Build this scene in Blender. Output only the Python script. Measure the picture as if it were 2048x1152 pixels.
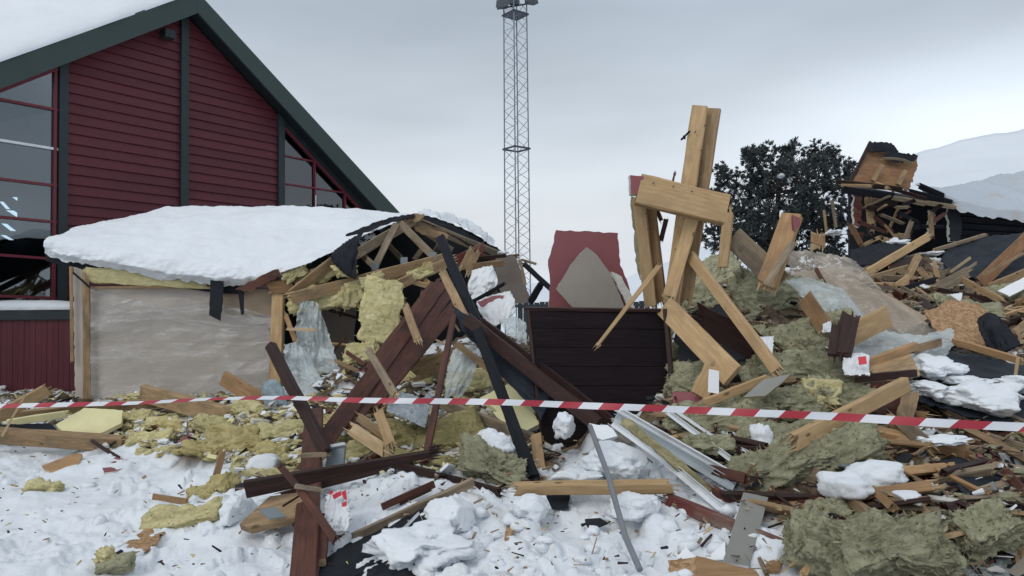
import bpy, bmesh, math, random
import numpy as np
from mathutils import Vector, Matrix

for _o in list(bpy.data.objects):
    bpy.data.objects.remove(_o, do_unlink=True)
SC = bpy.context.scene
COL = SC.collection
R = math.radians
random.seed(7)
RNG = np.random.default_rng(11)

# ------------------------------------------------------------------ camera
CAMP = Vector((0.0, 0.0, 1.6))
FPX = 1500.0                                   # focal length in pixels of a 2048 wide picture
CROT = Matrix.Rotation(R(90 + 1.6), 3, 'X') @ Matrix.Rotation(R(-0.5), 3, 'Z')
cam_d = bpy.data.cameras.new('camera')
cam_d.sensor_width = 36.0
cam_d.lens = FPX / 2048 * 36.0
cam_d.clip_start = 0.05
cam_d.clip_end = 9000
cam = bpy.data.objects.new('camera', cam_d)
COL.objects.link(cam)
cam.matrix_world = Matrix.Translation(CAMP) @ CROT.to_4x4()
SC.camera = cam

# ------------------------------------------------------------------ sky, overcast sun, exposure
SUN_EL, SUN_AZ = 42.0, 215.0                   # azimuth clockwise from +Y
wd = bpy.data.worlds.new('World')
SC.world = wd
wd.use_nodes = True
wn, wl = wd.node_tree.nodes, wd.node_tree.links
wn.clear()
w_out = wn.new('ShaderNodeOutputWorld')
w_bg = wn.new('ShaderNodeBackground')
w_bg.inputs['Strength'].default_value = 0.1
w_sky = wn.new('ShaderNodeTexSky')
w_sky.sky_type = 'NISHITA'
w_sky.sun_disc = False
w_sky.sun_elevation = R(SUN_EL)
w_sky.sun_rotation = R(SUN_AZ)
w_sky.air_density = 1.5
w_sky.dust_density = 4.0
w_tc = wn.new('ShaderNodeTexCoord')
w_sep = wn.new('ShaderNodeSeparateXYZ')
wl.new(w_tc.outputs['Generated'], w_sep.inputs[0])
w_ramp = wn.new('ShaderNodeValToRGB')          # overcast cloud deck, pale at the horizon
cr = w_ramp.color_ramp
cr.elements[0].position = 0.0
cr.elements[0].color = (0.79, 0.84, 0.91, 1)
cr.elements[1].position = 1.0
cr.elements[1].color = (0.74, 0.80, 0.87, 1)
for pos, c in ((0.12, (0.76, 0.82, 0.90)), (0.24, (0.60, 0.675, 0.77)), (0.37, (0.48, 0.56, 0.66)), (0.62, (0.58, 0.66, 0.75))):
    e = cr.elements.new(pos)
    e.color = (c[0] * 1.02, c[1] * 1.005, c[2] * .975, 1)
wl.new(w_sep.outputs['Z'], w_ramp.inputs[0])
w_map = wn.new('ShaderNodeMapping')
w_map.inputs['Scale'].default_value = (1.6, 1.6, 6.5)
wl.new(w_tc.outputs['Generated'], w_map.inputs[0])
w_noi = wn.new('ShaderNodeTexNoise')
w_noi.inputs['Scale'].default_value = 1.5
w_noi.inputs['Detail'].default_value = 3.0
w_noi.inputs['Roughness'].default_value = 0.45
wl.new(w_map.outputs[0], w_noi.inputs['Vector'])
w_mr = wn.new('ShaderNodeMapRange')
w_mr.inputs['From Min'].default_value = 0.3
w_mr.inputs['From Max'].default_value = 0.7
w_mr.inputs['To Min'].default_value = 8.9
w_mr.inputs['To Max'].default_value = 11.2
wl.new(w_noi.outputs['Fac'], w_mr.inputs['Value'])
# opening in the cloud low on the horizon
w_dot = wn.new('ShaderNodeVectorMath')
w_dot.operation = 'DISTANCE'
w_dot.inputs[1].default_value = (0.57, 0.80, 0.205)
w_sq = wn.new('ShaderNodeMapping')
w_sq.inputs['Scale'].default_value = (1.0, 1.0, 4.2)
w_sq.inputs['Location'].default_value = (0, 0, -0.205 * 3.2)
wl.new(w_tc.outputs['Generated'], w_sq.inputs[0])
wl.new(w_sq.outputs[0], w_dot.inputs[0])
w_gl = wn.new('ShaderNodeMapRange')
w_gl.interpolation_type = 'SMOOTHSTEP'
w_gl.inputs['From Min'].default_value = 0.02
w_gl.inputs['From Max'].default_value = 0.46
w_gl.inputs['To Min'].default_value = 5.5
w_gl.inputs['To Max'].default_value = 0.0
wl.new(w_dot.outputs['Value'], w_gl.inputs['Value'])
w_add = wn.new('ShaderNodeMath')
w_add.operation = 'ADD'
wl.new(w_mr.outputs[0], w_add.inputs[0])
wl.new(w_gl.outputs[0], w_add.inputs[1])
w_mul = wn.new('ShaderNodeVectorMath')
w_mul.operation = 'SCALE'
wl.new(w_ramp.outputs[0], w_mul.inputs[0])
wl.new(w_add.outputs[0], w_mul.inputs['Scale'])
w_mix = wn.new('ShaderNodeMix')
w_mix.data_type = 'RGBA'
w_mix.inputs['Factor'].default_value = 0.93
wl.new(w_sky.outputs[0], w_mix.inputs['A'])
wl.new(w_mul.outputs[0], w_mix.inputs['B'])
wl.new(w_mix.outputs['Result'], w_bg.inputs['Color'])
wl.new(w_bg.outputs[0], w_out.inputs['Surface'])

sun_d = bpy.data.lights.new('sun', 'SUN')
sun_d.energy = 1.0
sun_d.angle = R(30)
sun_d.color = (1.0, 0.97, 0.93)
sun = bpy.data.objects.new('sun', sun_d)
COL.objects.link(sun)
_az, _el = R(SUN_AZ), R(SUN_EL)
_sd = Vector((math.sin(_az) * math.cos(_el), math.cos(_az) * math.cos(_el), math.sin(_el)))
sun.rotation_euler = _sd.to_track_quat('Z', 'Y').to_euler()
sun.location = _sd * 50

SC.view_settings.view_transform = 'Standard'
SC.view_settings.look = 'None'
SC.view_settings.gamma = 1.0
SC.view_settings.use_curve_mapping = False
SC.view_settings.exposure = 0.0
try:
    SC.cycles.use_denoising = True
    SC.cycles.denoiser = 'OPENIMAGEDENOISE'
except Exception:
    pass
SC.cycles.max_bounces = 4
SC.cycles.transparent_max_bounces = 12
SC.cycles.caustics_reflective = False
SC.cycles.caustics_refractive = False

# ------------------------------------------------------------------ picture <-> place
def ray(px, py):
    return CROT @ Vector(((px - 1024) / FPX, -(py - 576) / FPX, -1.0))

def P(px, py, Y):
    d = ray(px, py)
    return CAMP + d * (Y / d.y)

_RI = np.array(CROT.transposed())
def proj(X, Y, Z):
    v = np.stack([X - CAMP.x, Y - CAMP.y, Z - CAMP.z])
    c = _RI @ v.reshape(3, -1)
    dz = np.where(-c[2] < 1e-3, 1e-3, -c[2])
    return (1024 + FPX * c[0] / dz).reshape(X.shape), (576 - FPX * c[1] / dz).reshape(X.shape)

# ------------------------------------------------------------------ noise (numpy gradient noise)
_perm = np.random.default_rng(3).permutation(256)
_perm = np.concatenate([_perm, _perm, _perm])
_g3 = np.random.default_rng(5).normal(size=(256, 3))
_g3 /= np.linalg.norm(_g3, axis=1, keepdims=True)

def pn(x, y, z):
    x, y, z = np.broadcast_arrays(np.asarray(x, float), np.asarray(y, float), np.asarray(z, float))
    xi, yi, zi = np.floor(x).astype(int), np.floor(y).astype(int), np.floor(z).astype(int)
    xf, yf, zf = x - xi, y - yi, z - zi
    u, v, w = (t * t * t * (t * (t * 6 - 15) + 10) for t in (xf, yf, zf))
    def g(dx, dy, dz):
        h = _perm[(_perm[(_perm[(xi + dx) & 255] + yi + dy) & 255] + zi + dz) & 255]
        gr = _g3[h]
        return gr[..., 0] * (xf - dx) + gr[..., 1] * (yf - dy) + gr[..., 2] * (zf - dz)
    a = g(0, 0, 0) * (1 - u) + g(1, 0, 0) * u
    b = g(0, 1, 0) * (1 - u) + g(1, 1, 0) * u
    c = g(0, 0, 1) * (1 - u) + g(1, 0, 1) * u
    d = g(0, 1, 1) * (1 - u) + g(1, 1, 1) * u
    return ((a * (1 - v) + b * v) * (1 - w) + (c * (1 - v) + d * v) * w) * 1.6

def fbm(x, y, z, o=4, gain=0.5):
    s, a, f = 0.0, 1.0, 1.0
    for i in range(o):
        s = s + a * pn(x * f + 17.3 * i, y * f + 5.1 * i, z * f + 9.7 * i)
        a *= gain
        f *= 2.03
    return s

# ------------------------------------------------------------------ the lie of the land (metres)
TAIL = [(40, -0.3), (60, -0.5)]
COLS = [
    (-900, [(1, 0), (9, 0), (12, .1)] + TAIL),
    (0, [(1, 0), (4.5, 0), (8.5, 0), (9.3, .12), (10.3, .3), (12, .25), (14, .2)] + TAIL),
    (300, [(1, 0), (4.5, .02), (6.5, .05), (8, .12), (9, .3), (10.3, .38), (12, .25), (14, .2)] + TAIL),
    (500, [(1, 0), (4.4, .05), (6, .15), (7.2, .3), (8.2, .38), (9.5, .42), (11, .4), (13, .3)] + TAIL),
    (750, [(1, 0), (4.4, .05), (5.4, .15), (6.2, .27), (7, .4), (8.2, .55), (9.3, .75), (10.5, .95), (12, .9), (14, .5)] + TAIL),
    (1000, [(1, 0), (4.4, .05), (5.2, .22), (6, .3), (6.8, .38), (7.8, .55), (8.8, .8), (9.8, 1.1), (11, 1.25), (13, .8), (15, .3)] + TAIL),
    (1110, [(1, 0), (4.4, .05), (5.2, .2), (5.8, .24), (6.4, .28), (7, .36), (7.6, .5), (9, .75), (11, 1.0), (13, .7), (15, .25)] + TAIL),
    (1200, [(1, 0), (4.4, .05), (5.2, .25), (5.9, .4), (6.6, .5), (7.5, .55), (9, .7), (11, .8), (13, .6), (15, .2)] + TAIL),
    (1400, [(1, 0), (4.4, .05), (5.2, .28), (6, .48), (6.8, .72), (7.6, 1.03), (8.4, 1.42), (9.5, 1.85), (11, 1.8), (13, 1.0), (16, .4)] + TAIL),
    (1550, [(1, 0), (4.3, .05), (5.1, .3), (5.9, .5), (6.8, .8), (7.8, 1.2), (8.9, 1.65), (10.2, 2.1), (11.5, 2.0), (14, 1.2), (18, .5)] + TAIL),
    (1800, [(1, 0), (4.2, .05), (5, .33), (5.8, .52), (7, .78), (8.5, 1.15), (10.5, 1.74), (12.3, 2.3), (14, 2.5), (17, 2.2), (22, 1)] + TAIL),
    (2050, [(1, 0), (4.2, .05), (5, .33), (6, .5), (7.5, .72), (9, 1.1), (11.5, 1.7), (13.5, 2.2), (16, 2.4), (22, 1)] + TAIL),
    (2900, [(1, 0), (5, .2), (8, .5), (12, .8), (18, .6), (24, .1)] + TAIL),
]
_cu = np.array([(c[0] - 1024) / FPX for c in COLS])

def zland(x, y):
    x, y = np.asarray(x, float), np.asarray(y, float)
    u = np.clip(x / np.maximum(y, 0.3), _cu[0], _cu[-1])
    zs = np.stack([np.interp(y, [p[0] for p in c[1]], [p[1] for p in c[1]]) for c in COLS])
    i = np.clip(np.searchsorted(_cu, u) - 1, 0, len(COLS) - 2)
    t = (u - _cu[i]) / (_cu[i + 1] - _cu[i])
    t = t * t * (3 - 2 * t)
    a = np.take_along_axis(zs, i[None], 0)[0]
    b = np.take_along_axis(zs, (i + 1)[None], 0)[0]
    return a * (1 - t) + b * t

LAND = {}
def zfine(x, y):
    """height of the finished ground surface, relief included"""
    if not LAND: return zland(x, y)
    u = np.clip((x / y - LAND['u0']) / LAND['du'], 0, LAND['Z'].shape[1] - 1.001)
    j = np.clip(np.interp(y, LAND['Y'], np.arange(len(LAND['Y']))), 0, LAND['Z'].shape[0] - 1.001)
    iu, ij = u.astype(int), j.astype(int)
    fu, fj = u - iu, j - ij
    Z = LAND['Z']
    return (Z[ij, iu] * (1 - fu) + Z[ij, iu + 1] * fu) * (1 - fj) + (Z[ij + 1, iu] * (1 - fu) + Z[ij + 1, iu + 1] * fu) * fj

_YS = np.concatenate([np.arange(2.5, 8, 0.03), np.arange(8, 18, 0.06)])
def GY(px, py):
    """depth at which the line of sight meets the land"""
    px, py = np.atleast_1d(np.asarray(px, float)), np.atleast_1d(np.asarray(py, float))
    out = np.full(px.shape, 13.0)
    M = np.array(CROT)
    for k in range(0, len(px), 400):
        a, b = px[k:k + 400], py[k:k + 400]
        d = M @ np.stack([(a - 1024) / FPX, -(b - 576) / FPX, -np.ones_like(a)])
        t = _YS[None, :] / d[1][:, None]
        X = d[0][:, None] * t
        Z = CAMP.z + d[2][:, None] * t
        hit = Z < zfine(X, np.broadcast_to(_YS[None, :], X.shape))
        j = hit.argmax(1)
        out[k:k + 400] = np.where(hit.any(1), _YS[j], 13.0)
    return out

FIT = 0.0
def at(p):
    """(px, py, Y): Y > 0 is a depth; Y <= 0 is that far in front of the land behind the pixel"""
    px, py, Y = p
    if Y <= 0:
        Y = float(GY(px, py)[0]) + Y
    elif FIT:
        Y = min(Y, float(GY(px, py)[0]) - FIT)          # rests on the heap instead of inside it
    return P(px, py, Y)

# boundary in the picture between trampled snow (below) and rubble (above)
_BX = [-900, 0, 240, 340, 430, 480, 560, 640, 760, 900, 1040, 1110, 1180, 1300, 1400, 1480, 1560, 1620, 1800, 3000]
_BY = [830, 885, 892, 895, 930, 965, 950, 945, 925, 950, 955, 930, 880, 880, 935, 985, 1060, 1140, 1260, 1300]
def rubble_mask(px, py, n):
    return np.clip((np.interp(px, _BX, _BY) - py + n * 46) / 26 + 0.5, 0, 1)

# ------------------------------------------------------------------ object helpers
def tag(o, label=None, cat=None, group=None, kind=None):
    if label: o['label'] = label
    if cat: o['category'] = cat
    if group: o['group'] = group
    if kind: o['kind'] = kind
    elif label: o['kind'] = 'thing'
    return o

def mesh_obj(name, verts, faces, mats=None, parent=None, smooth=False, fmat=None, loc=None):
    me = bpy.data.meshes.new(name)
    if isinstance(verts, np.ndarray):
        verts = verts.tolist()
    me.from_pydata([tuple(v) for v in verts], [], [tuple(f) for f in faces])
    if mats is not None:
        for m in (mats if isinstance(mats, (list, tuple)) else [mats]):
            me.materials.append(m)
    if fmat is not None:
        me.polygons.foreach_set('material_index', np.asarray(fmat, dtype=np.int32))
    if smooth:
        me.polygons.foreach_set('use_smooth', np.ones(len(me.polygons), dtype=bool))
    me.update()
    o = bpy.data.objects.new(name, me)
    COL.objects.link(o)
    if parent is not None:
        o.parent = parent
    if loc is not None:
        o.location = loc
    return o

def grid_obj(name, V, mat, parent=None, smooth=True, attr=None):
    """V: (nr, nc, 3) array -> quad grid"""
    nr, nc = V.shape[:2]
    me = bpy.data.meshes.new(name)
    idx = np.arange(nr * nc).reshape(nr, nc)
    q = np.stack([idx[:-1, :-1], idx[:-1, 1:], idx[1:, 1:], idx[1:, :-1]], -1).reshape(-1, 4)
    me.vertices.add(nr * nc)
    me.vertices.foreach_set('co', V.reshape(-1).astype(np.float32))
    me.loops.add(q.size)
    me.loops.foreach_set('vertex_index', q.reshape(-1).astype(np.int32))
    me.polygons.add(len(q))
    me.polygons.foreach_set('loop_start', (np.arange(len(q)) * 4).astype(np.int32))
    me.polygons.foreach_set('loop_total', np.full(len(q), 4, dtype=np.int32))
    me.materials.append(mat)
    me.update(calc_edges=True)
    if smooth:
        me.polygons.foreach_set('use_smooth', np.ones(len(q), dtype=bool))
    if attr is not None:
        for k, v in attr.items():
            a = me.attributes.new(k, 'FLOAT', 'POINT')
            a.data.foreach_set('value', v.reshape(-1).astype(np.float32))
    me.validate()
    o = bpy.data.objects.new(name, me)
    COL.objects.link(o)
    if parent is not None:
        o.parent = parent
    return o

def empty(name, loc, label=None, cat=None, group=None, rz=0.0):
    o = bpy.data.objects.new(name, None)
    COL.objects.link(o)
    o.location = loc
    o.rotation_euler = (0, 0, rz)
    o.empty_display_size = 0.2
    tag(o, label, cat, group)
    return o

def place(o, M, parent=None):
    if parent is not None:
        o.parent = parent
        bpy_inv = parent_matrix(parent).inverted()
        o.matrix_local = bpy_inv @ M
    else:
        o.matrix_world = M
    return o

def parent_matrix(p):
    return Matrix.Translation(p.location) @ p.rotation_euler.to_matrix().to_4x4()

# ------------------------------------------------------------------ materials
def nodes(name):
    m = bpy.data.materials.new(name)
    m.use_nodes = True
    t = m.node_tree
    b = t.nodes['Principled BSDF']
    return m, t.nodes, t.links, b

def coords(n, l, scale, rnd=True, src='Object'):
    tc = n.new('ShaderNodeTexCoord')
    mp = n.new('ShaderNodeMapping')
    mp.inputs['Scale'].default_value = scale
    if rnd:
        oi = n.new('ShaderNodeObjectInfo')
        mu = n.new('ShaderNodeMath'); mu.operation = 'MULTIPLY'; mu.inputs[1].default_value = 37.0
        l.new(oi.outputs['Random'], mu.inputs[0])
        ad = n.new('ShaderNodeVectorMath'); ad.operation = 'ADD'
        l.new(tc.outputs[src], ad.inputs[0]); l.new(mu.outputs[0], ad.inputs[1])
        l.new(ad.outputs[0], mp.inputs[0])
    else:
        l.new(tc.outputs[src], mp.inputs[0])
    return mp.outputs[0]

def noise(n, l, vec, scale, detail=4, rough=0.55, dist=0.0):
    t = n.new('ShaderNodeTexNoise')
    t.inputs['Scale'].default_value = scale
    t.inputs['Detail'].default_value = detail
    t.inputs['Roughness'].default_value = rough
    t.inputs['Distortion'].default_value = dist
    if vec is not None: l.new(vec, t.inputs['Vector'])
    return t.outputs['Fac']

def ramp(n, l, fac, stops):
    r = n.new('ShaderNodeValToRGB')
    e = r.color_ramp.elements
    while len(e) < len(stops): e.new(0.5)
    for k, (p, c) in enumerate(stops):
        e[k].position = p
        e[k].color = (*c, 1) if len(c) == 3 else c
    l.new(fac, r.inputs[0])
    return r.outputs[0]

def mixc(n, l, f, a, b, mode='MIX'):
    m = n.new('ShaderNodeMix'); m.data_type = 'RGBA'; m.blend_type = mode
    for k, v in (('Factor', f), ('A', a), ('B', b)):
        if isinstance(v, (int, float)): m.inputs[k].default_value = v
        elif isinstance(v, tuple): m.inputs[k].default_value = (*v, 1) if len(v) == 3 else v
        else: l.new(v, m.inputs[k])
    return m.outputs['Result']

def bump(n, l, b, h, strength, dist=0.02, prev=None):
    k = n.new('ShaderNodeBump')
    k.inputs['Strength'].default_value = strength
    k.inputs['Distance'].default_value = dist
    l.new(h, k.inputs['Height'])
    if prev is not None: l.new(prev, k.inputs['Normal'])
    l.new(k.outputs[0], b.inputs['Normal'])
    return k.outputs[0]

def randval(n, l, col, amount=0.3):
    """lighter or darker from object to object"""
    oi = n.new('ShaderNodeObjectInfo')
    mr = n.new('ShaderNodeMapRange')
    mr.inputs['To Min'].default_value = 1 - amount
    mr.inputs['To Max'].default_value = 1 + amount * 0.6
    l.new(oi.outputs['Random'], mr.inputs['Value'])
    v = n.new('ShaderNodeVectorMath'); v.operation = 'SCALE'
    l.new(col, v.inputs[0]); l.new(mr.outputs[0], v.inputs['Scale'])
    return v.outputs[0]

def wood(name, light, dark, rough=0.7, knots=True, stain=None, vary=0.25, spec=0.25):
    m, n, l, b = nodes(name)
    v = coords(n, l, (1.0, 11.0, 11.0))
    g = noise(n, l, v, 3.2, 5, 0.6, 0.6)
    c = ramp(n, l, g, [(0.3, dark), (0.52, tuple((a + d) / 2 for a, d in zip(light, dark))), (0.68, light)])
    v2 = coords(n, l, (2.0, 60.0, 60.0))
    f = noise(n, l, v2, 3.0, 3, 0.6)
    c = mixc(n, l, 0.4, c, ramp(n, l, f, [(0.3, (0.5, 0.5, 0.5)), (0.7, (1, 1, 1))]), 'MULTIPLY')
    if knots:
        v3 = coords(n, l, (2.2, 5.0, 5.0))
        vo = n.new('ShaderNodeTexVoronoi'); vo.inputs['Scale'].default_value = 1.5
        l.new(v3, vo.inputs['Vector'])
        k = ramp(n, l, vo.outputs['Distance'], [(0.05, (1, 1, 1)), (0.13, (0, 0, 0))])
        c = mixc(n, l, k, c, tuple(x * 0.35 for x in dark))
    if stain:
        v4 = coords(n, l, (1.2, 2.5, 2.5))
        s = ramp(n, l, noise(n, l, v4, 2.0, 5, 0.65), [(0.48, (0, 0, 0)), (0.68, (1, 1, 1))])
        c = mixc(n, l, s, c, stain)
    c = randval(n, l, c, vary)
    l.new(c, b.inputs['Base Color'])
    b.inputs['Roughness'].default_value = rough
    b.inputs['Specular IOR Level'].default_value = spec
    bump(n, l, b, f, 0.35, 0.004)
    return m

def flat(name, col, rough=0.6, var=0.15, scale=6.0, bmp=0.15, metal=0.0, spec=0.3, dist=0.01, dirt=None, obj_vary=0.0):
    m, n, l, b = nodes(name)
    v = coords(n, l, (1, 1, 1))
    f = noise(n, l, v, scale, 6, 0.6)
    c = ramp(n, l, f, [(0.25, tuple(x * (1 - var) for x in col)), (0.75, tuple(min(1, x * (1 + var)) for x in col))])
    if dirt:
        s = ramp(n, l, noise(n, l, v, scale * 0.35, 6, 0.7), [(0.5, (0, 0, 0)), (0.72, (1, 1, 1))])
        c = mixc(n, l, s, c, dirt)
    if obj_vary: c = randval(n, l, c, obj_vary)
    l.new(c, b.inputs['Base Color'])
    b.inputs['Roughness'].default_value = rough
    b.inputs['Metallic'].default_value = metal
    b.inputs['Specular IOR Level'].default_value = spec
    if bmp: bump(n, l, b, noise(n, l, v, scale * 5, 5, 0.65), bmp, dist)
    return m

def wool(name, light, mid, dark, vary=0.12):
    m, n, l, b = nodes(name)
    v = coords(n, l, (5.0, 9.0, 16.0))
    f = noise(n, l, v, 1.6, 7, 0.68, 1.2)
    c = ramp(n, l, f, [(0.3, dark), (0.5, mid), (0.72, light)])  # low spots of the bump coloured darker, painting shade into the crevices
    v2 = coords(n, l, (1, 1, 1))
    p = noise(n, l, v2, 4.0, 4, 0.6)
    c = mixc(n, l, 0.5, c, ramp(n, l, p, [(0.3, tuple(x * 0.75 for x in mid)), (0.7, light)]))
    c = randval(n, l, c, vary)
    l.new(c, b.inputs['Base Color'])
    b.inputs['Roughness'].default_value = 1.0
    b.inputs['Specular IOR Level'].default_value = 0.05
    k = bump(n, l, b, f, 1.0, 0.045)
    bump(n, l, b, noise(n, l, v2, 70, 4, 0.75), 0.9, 0.012, k)
    return m

def snow_mat(name, col=(0.755, 0.79, 0.83), dirt_amt=0.0, ground=False, bmp=0.42):
    m, n, l, b = nodes(name)
    v = coords(n, l, (1, 1, 1), rnd=not ground)
    f = noise(n, l, v, 1.1, 6, 0.6)
    c = ramp(n, l, f, [(0.3, tuple(x * 0.93 for x in col)), (0.7, col)])
    if dirt_amt:
        d = ramp(n, l, noise(n, l, v, 2.3, 8, 0.72), [(0.53, (0, 0, 0)), (0.75, (dirt_amt,) * 3)])
        if ground:
            da = n.new('ShaderNodeAttribute'); da.attribute_name = 'dirt'
            d = mixc(n, l, 1.0, d, da.outputs['Color'], 'MULTIPLY')
        c = mixc(n, l, d, c, (0.44, 0.37, 0.29))
        d2 = ramp(n, l, noise(n, l, v, 30, 4, 0.7), [(0.68, (0, 0, 0)), (0.74, (0.55,) * 3)])
        c = mixc(n, l, d2, c, (0.20, 0.15, 0.10))
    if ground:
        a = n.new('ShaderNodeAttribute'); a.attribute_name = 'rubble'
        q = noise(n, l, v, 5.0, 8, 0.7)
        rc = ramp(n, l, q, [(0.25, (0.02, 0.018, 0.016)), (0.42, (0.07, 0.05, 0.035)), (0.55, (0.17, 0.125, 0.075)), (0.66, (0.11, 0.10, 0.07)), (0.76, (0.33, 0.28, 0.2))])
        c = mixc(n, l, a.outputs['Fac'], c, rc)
    l.new(c, b.inputs['Base Color'])
    b.inputs['Roughness'].default_value = 0.65
    b.inputs['Specular IOR Level'].default_value = 0.15
    k = bump(n, l, b, noise(n, l, v, 9, 7, 0.6), bmp, 0.05)
    bump(n, l, b, noise(n, l, v, 70, 4, 0.7), bmp * .8, 0.008, k)
    return m

def film(name, tint=(0.80, 0.84, 0.86), clear=0.55, rough=0.28, stretch=(1.0, 1.0, 2.2), crease=0.34, scale=2.2):
    """thin polythene: partly see-through, milky where creased, glossy"""
    m, n, l, b = nodes(name)
    out = n['Material Output']
    v = coords(n, l, stretch)
    v.node.inputs['Rotation'].default_value = (0, R(14), 0)
    w = noise(n, l, v, scale, 4, 0.45, 0.8)
    milky = ramp(n, l, w, [(0.34, (max(0, 1 - clear - 0.16),) * 3), (0.52, (1 - clear,) * 3), (0.66, (min(1, 1 - clear + 0.28),) * 3)])
    v2 = coords(n, l, (stretch[0] * 1.3, stretch[1] * 1.3, stretch[2] * .55))
    v2.node.inputs['Rotation'].default_value = (0.5, R(-38), 0.3)
    cr2 = ramp(n, l, noise(n, l, v2, 3.4, 2, 0.5, 1.1), [(0.455, (0, 0, 0)), (0.5, (1, 1, 1)), (0.53, (0, 0, 0))])
    milky = mixc(n, l, crease, milky, cr2, 'ADD')
    tr = n.new('ShaderNodeBsdfTransparent'); tr.inputs[0].default_value = (0.95, 0.96, 0.97, 1)
    b.inputs['Base Color'].default_value = (*tint, 1)
    b.inputs['Roughness'].default_value = rough
    b.inputs['Specular IOR Level'].default_value = 0.6
    kb = bump(n, l, b, w, 0.55, 0.05)
    bump(n, l, b, cr2, 0.5, 0.012, kb)
    tl = n.new('ShaderNodeBsdfTranslucent'); tl.inputs[0].default_value = (*tint, 1)
    m1 = n.new('ShaderNodeMixShader'); m1.inputs[0].default_value = 0.3
    l.new(b.outputs[0], m1.inputs[1]); l.new(tl.outputs[0], m1.inputs[2])
    m2 = n.new('ShaderNodeMixShader')
    l.new(milky, m2.inputs[0]); l.new(tr.outputs[0], m2.inputs[1]); l.new(m1.outputs[0], m2.inputs[2])
    l.new(m2.outputs[0], out.inputs['Surface'])
    return m

def osb_mat(name, a=(0.43, 0.285, 0.165), b_=(0.25, 0.145, 0.075)):
    m, n, l, b = nodes(name)
    v = coords(n, l, (1, 1, 1))
    vo = n.new('ShaderNodeTexVoronoi'); vo.inputs['Scale'].default_value = 45
    l.new(v, vo.inputs['Vector'])
    f = n.new('ShaderNodeSeparateColor'); l.new(vo.outputs['Color'], f.inputs[0])
    c = ramp(n, l, f.outputs[0], [(0.1, b_), (0.5, tuple((x + y) / 2 for x, y in zip(a, b_))), (0.9, a)])
    l.new(c, b.inputs['Base Color'])
    b.inputs['Roughness'].default_value = 0.85
    b.inputs['Specular IOR Level'].default_value = 0.1
    bump(n, l, b, f.outputs[1], 0.4, 0.006)
    return m

MAT = {}
MAT['pine'] = wood('fresh pine', (0.62, 0.435, 0.245), (0.46, 0.295, 0.14), stain=(0.38, 0.255, 0.14), vary=0.3)
MAT['pine_old'] = wood('weathered pine', (0.44, 0.31, 0.18), (0.26, 0.165, 0.085), stain=(0.17, 0.12, 0.075))
MAT['pine_grey'] = wood('grey weathered board', (0.34, 0.27, 0.19), (0.19, 0.14, 0.09), stain=(0.12, 0.10, 0.08))
MAT['pine_orange'] = wood('planed pine', (0.46, 0.29, 0.155), (0.31, 0.175, 0.08), stain=(0.25, 0.155, 0.085), vary=0.32)
MAT['split'] = wood('split pine', (0.60, 0.46, 0.29), (0.40, 0.27, 0.145), rough=0.9, knots=False, vary=0.35)
MAT['brown'] = wood('brown stained timber', (0.145, 0.055, 0.036), (0.075, 0.028, 0.02), rough=0.55, knots=False, stain=(0.05, 0.022, 0.018), vary=0.2, spec=0.25)
MAT['brown_dark'] = wood('dark brown stained timber', (0.052, 0.025, 0.021), (0.024, 0.012, 0.011), rough=0.55, knots=False, vary=0.2, spec=0.22)
MAT['panel'] = wood('near black stained boarding', (0.020, 0.0125, 0.0145), (0.010, 0.0068, 0.009), rough=0.6, knots=False, vary=0.12, spec=0.1)
MAT['black'] = wood('black stained timber', (0.019, 0.0215, 0.028), (0.010, 0.0115, 0.015), rough=0.6, knots=False, vary=0.1, spec=0.1)
MAT['redwood'] = wood('dull red painted timber', (0.17, 0.05, 0.04), (0.09, 0.028, 0.024), rough=0.55, knots=False, stain=(0.22, 0.16, 0.13))
MAT['siding'] = flat('dark red paint', (0.105, 0.022, 0.031), 0.5, 0.12, 3.0, 0.1, obj_vary=0.12)
MAT['green'] = flat('dark green paint', (0.040, 0.060, 0.056), 0.45, 0.08, 2.0, 0.05)
MAT['trim'] = flat('green black trim paint', (0.027, 0.036, 0.040), 0.5, 0.12, 3.0, 0.08)
MAT['soffit'] = flat('black green soffit', (0.016, 0.022, 0.024), 0.6, 0.1, 3.0, 0.05)
MAT['frame'] = flat('red window frame paint', (0.17, 0.03, 0.045), 0.4, 0.1, 4.0, 0.05)
MAT['frame_white'] = flat('white lacquered metal', (0.72, 0.75, 0.78), 0.35, 0.05, 4.0, 0.02, dirt=(0.5, 0.5, 0.48))
MAT['dark_in'] = flat('dark interior', (0.07, 0.075, 0.082), 0.9, 0.3, 2.0, 0.1)
MAT['soot'] = flat('black shadowed sheathing', (0.016, 0.018, 0.022), 0.9, 0.3, 3.0, 0.2)  # near-black base colour paints in the shade of the open interiors
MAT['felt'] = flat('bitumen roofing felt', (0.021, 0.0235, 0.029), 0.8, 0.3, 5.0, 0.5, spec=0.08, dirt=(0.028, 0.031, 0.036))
MAT['felt_blue'] = flat('blue black membrane', (0.020, 0.025, 0.034), 0.55, 0.35, 7.0, 0.45, spec=0.12, dirt=(0.028, 0.034, 0.043))
MAT['gyps_red'] = flat('red painted plasterboard', (0.245, 0.082, 0.090), 0.6, 0.08, 3.0, 0.08, dirt=(0.21, 0.075, 0.08))
MAT['gyps_beige'] = flat('grey beige plasterboard', (0.30, 0.27, 0.235), 0.75, 0.07, 3.0, 0.08, dirt=(0.26, 0.235, 0.2))
MAT['gyps_dark'] = flat('brown grey plasterboard', (0.15, 0.128, 0.112), 0.8, 0.15, 3.0, 0.1)
MAT['gyps_white'] = flat('crumbled gypsum', (0.62, 0.60, 0.56), 0.95, 0.15, 25.0, 0.8, spec=0.1)
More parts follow.
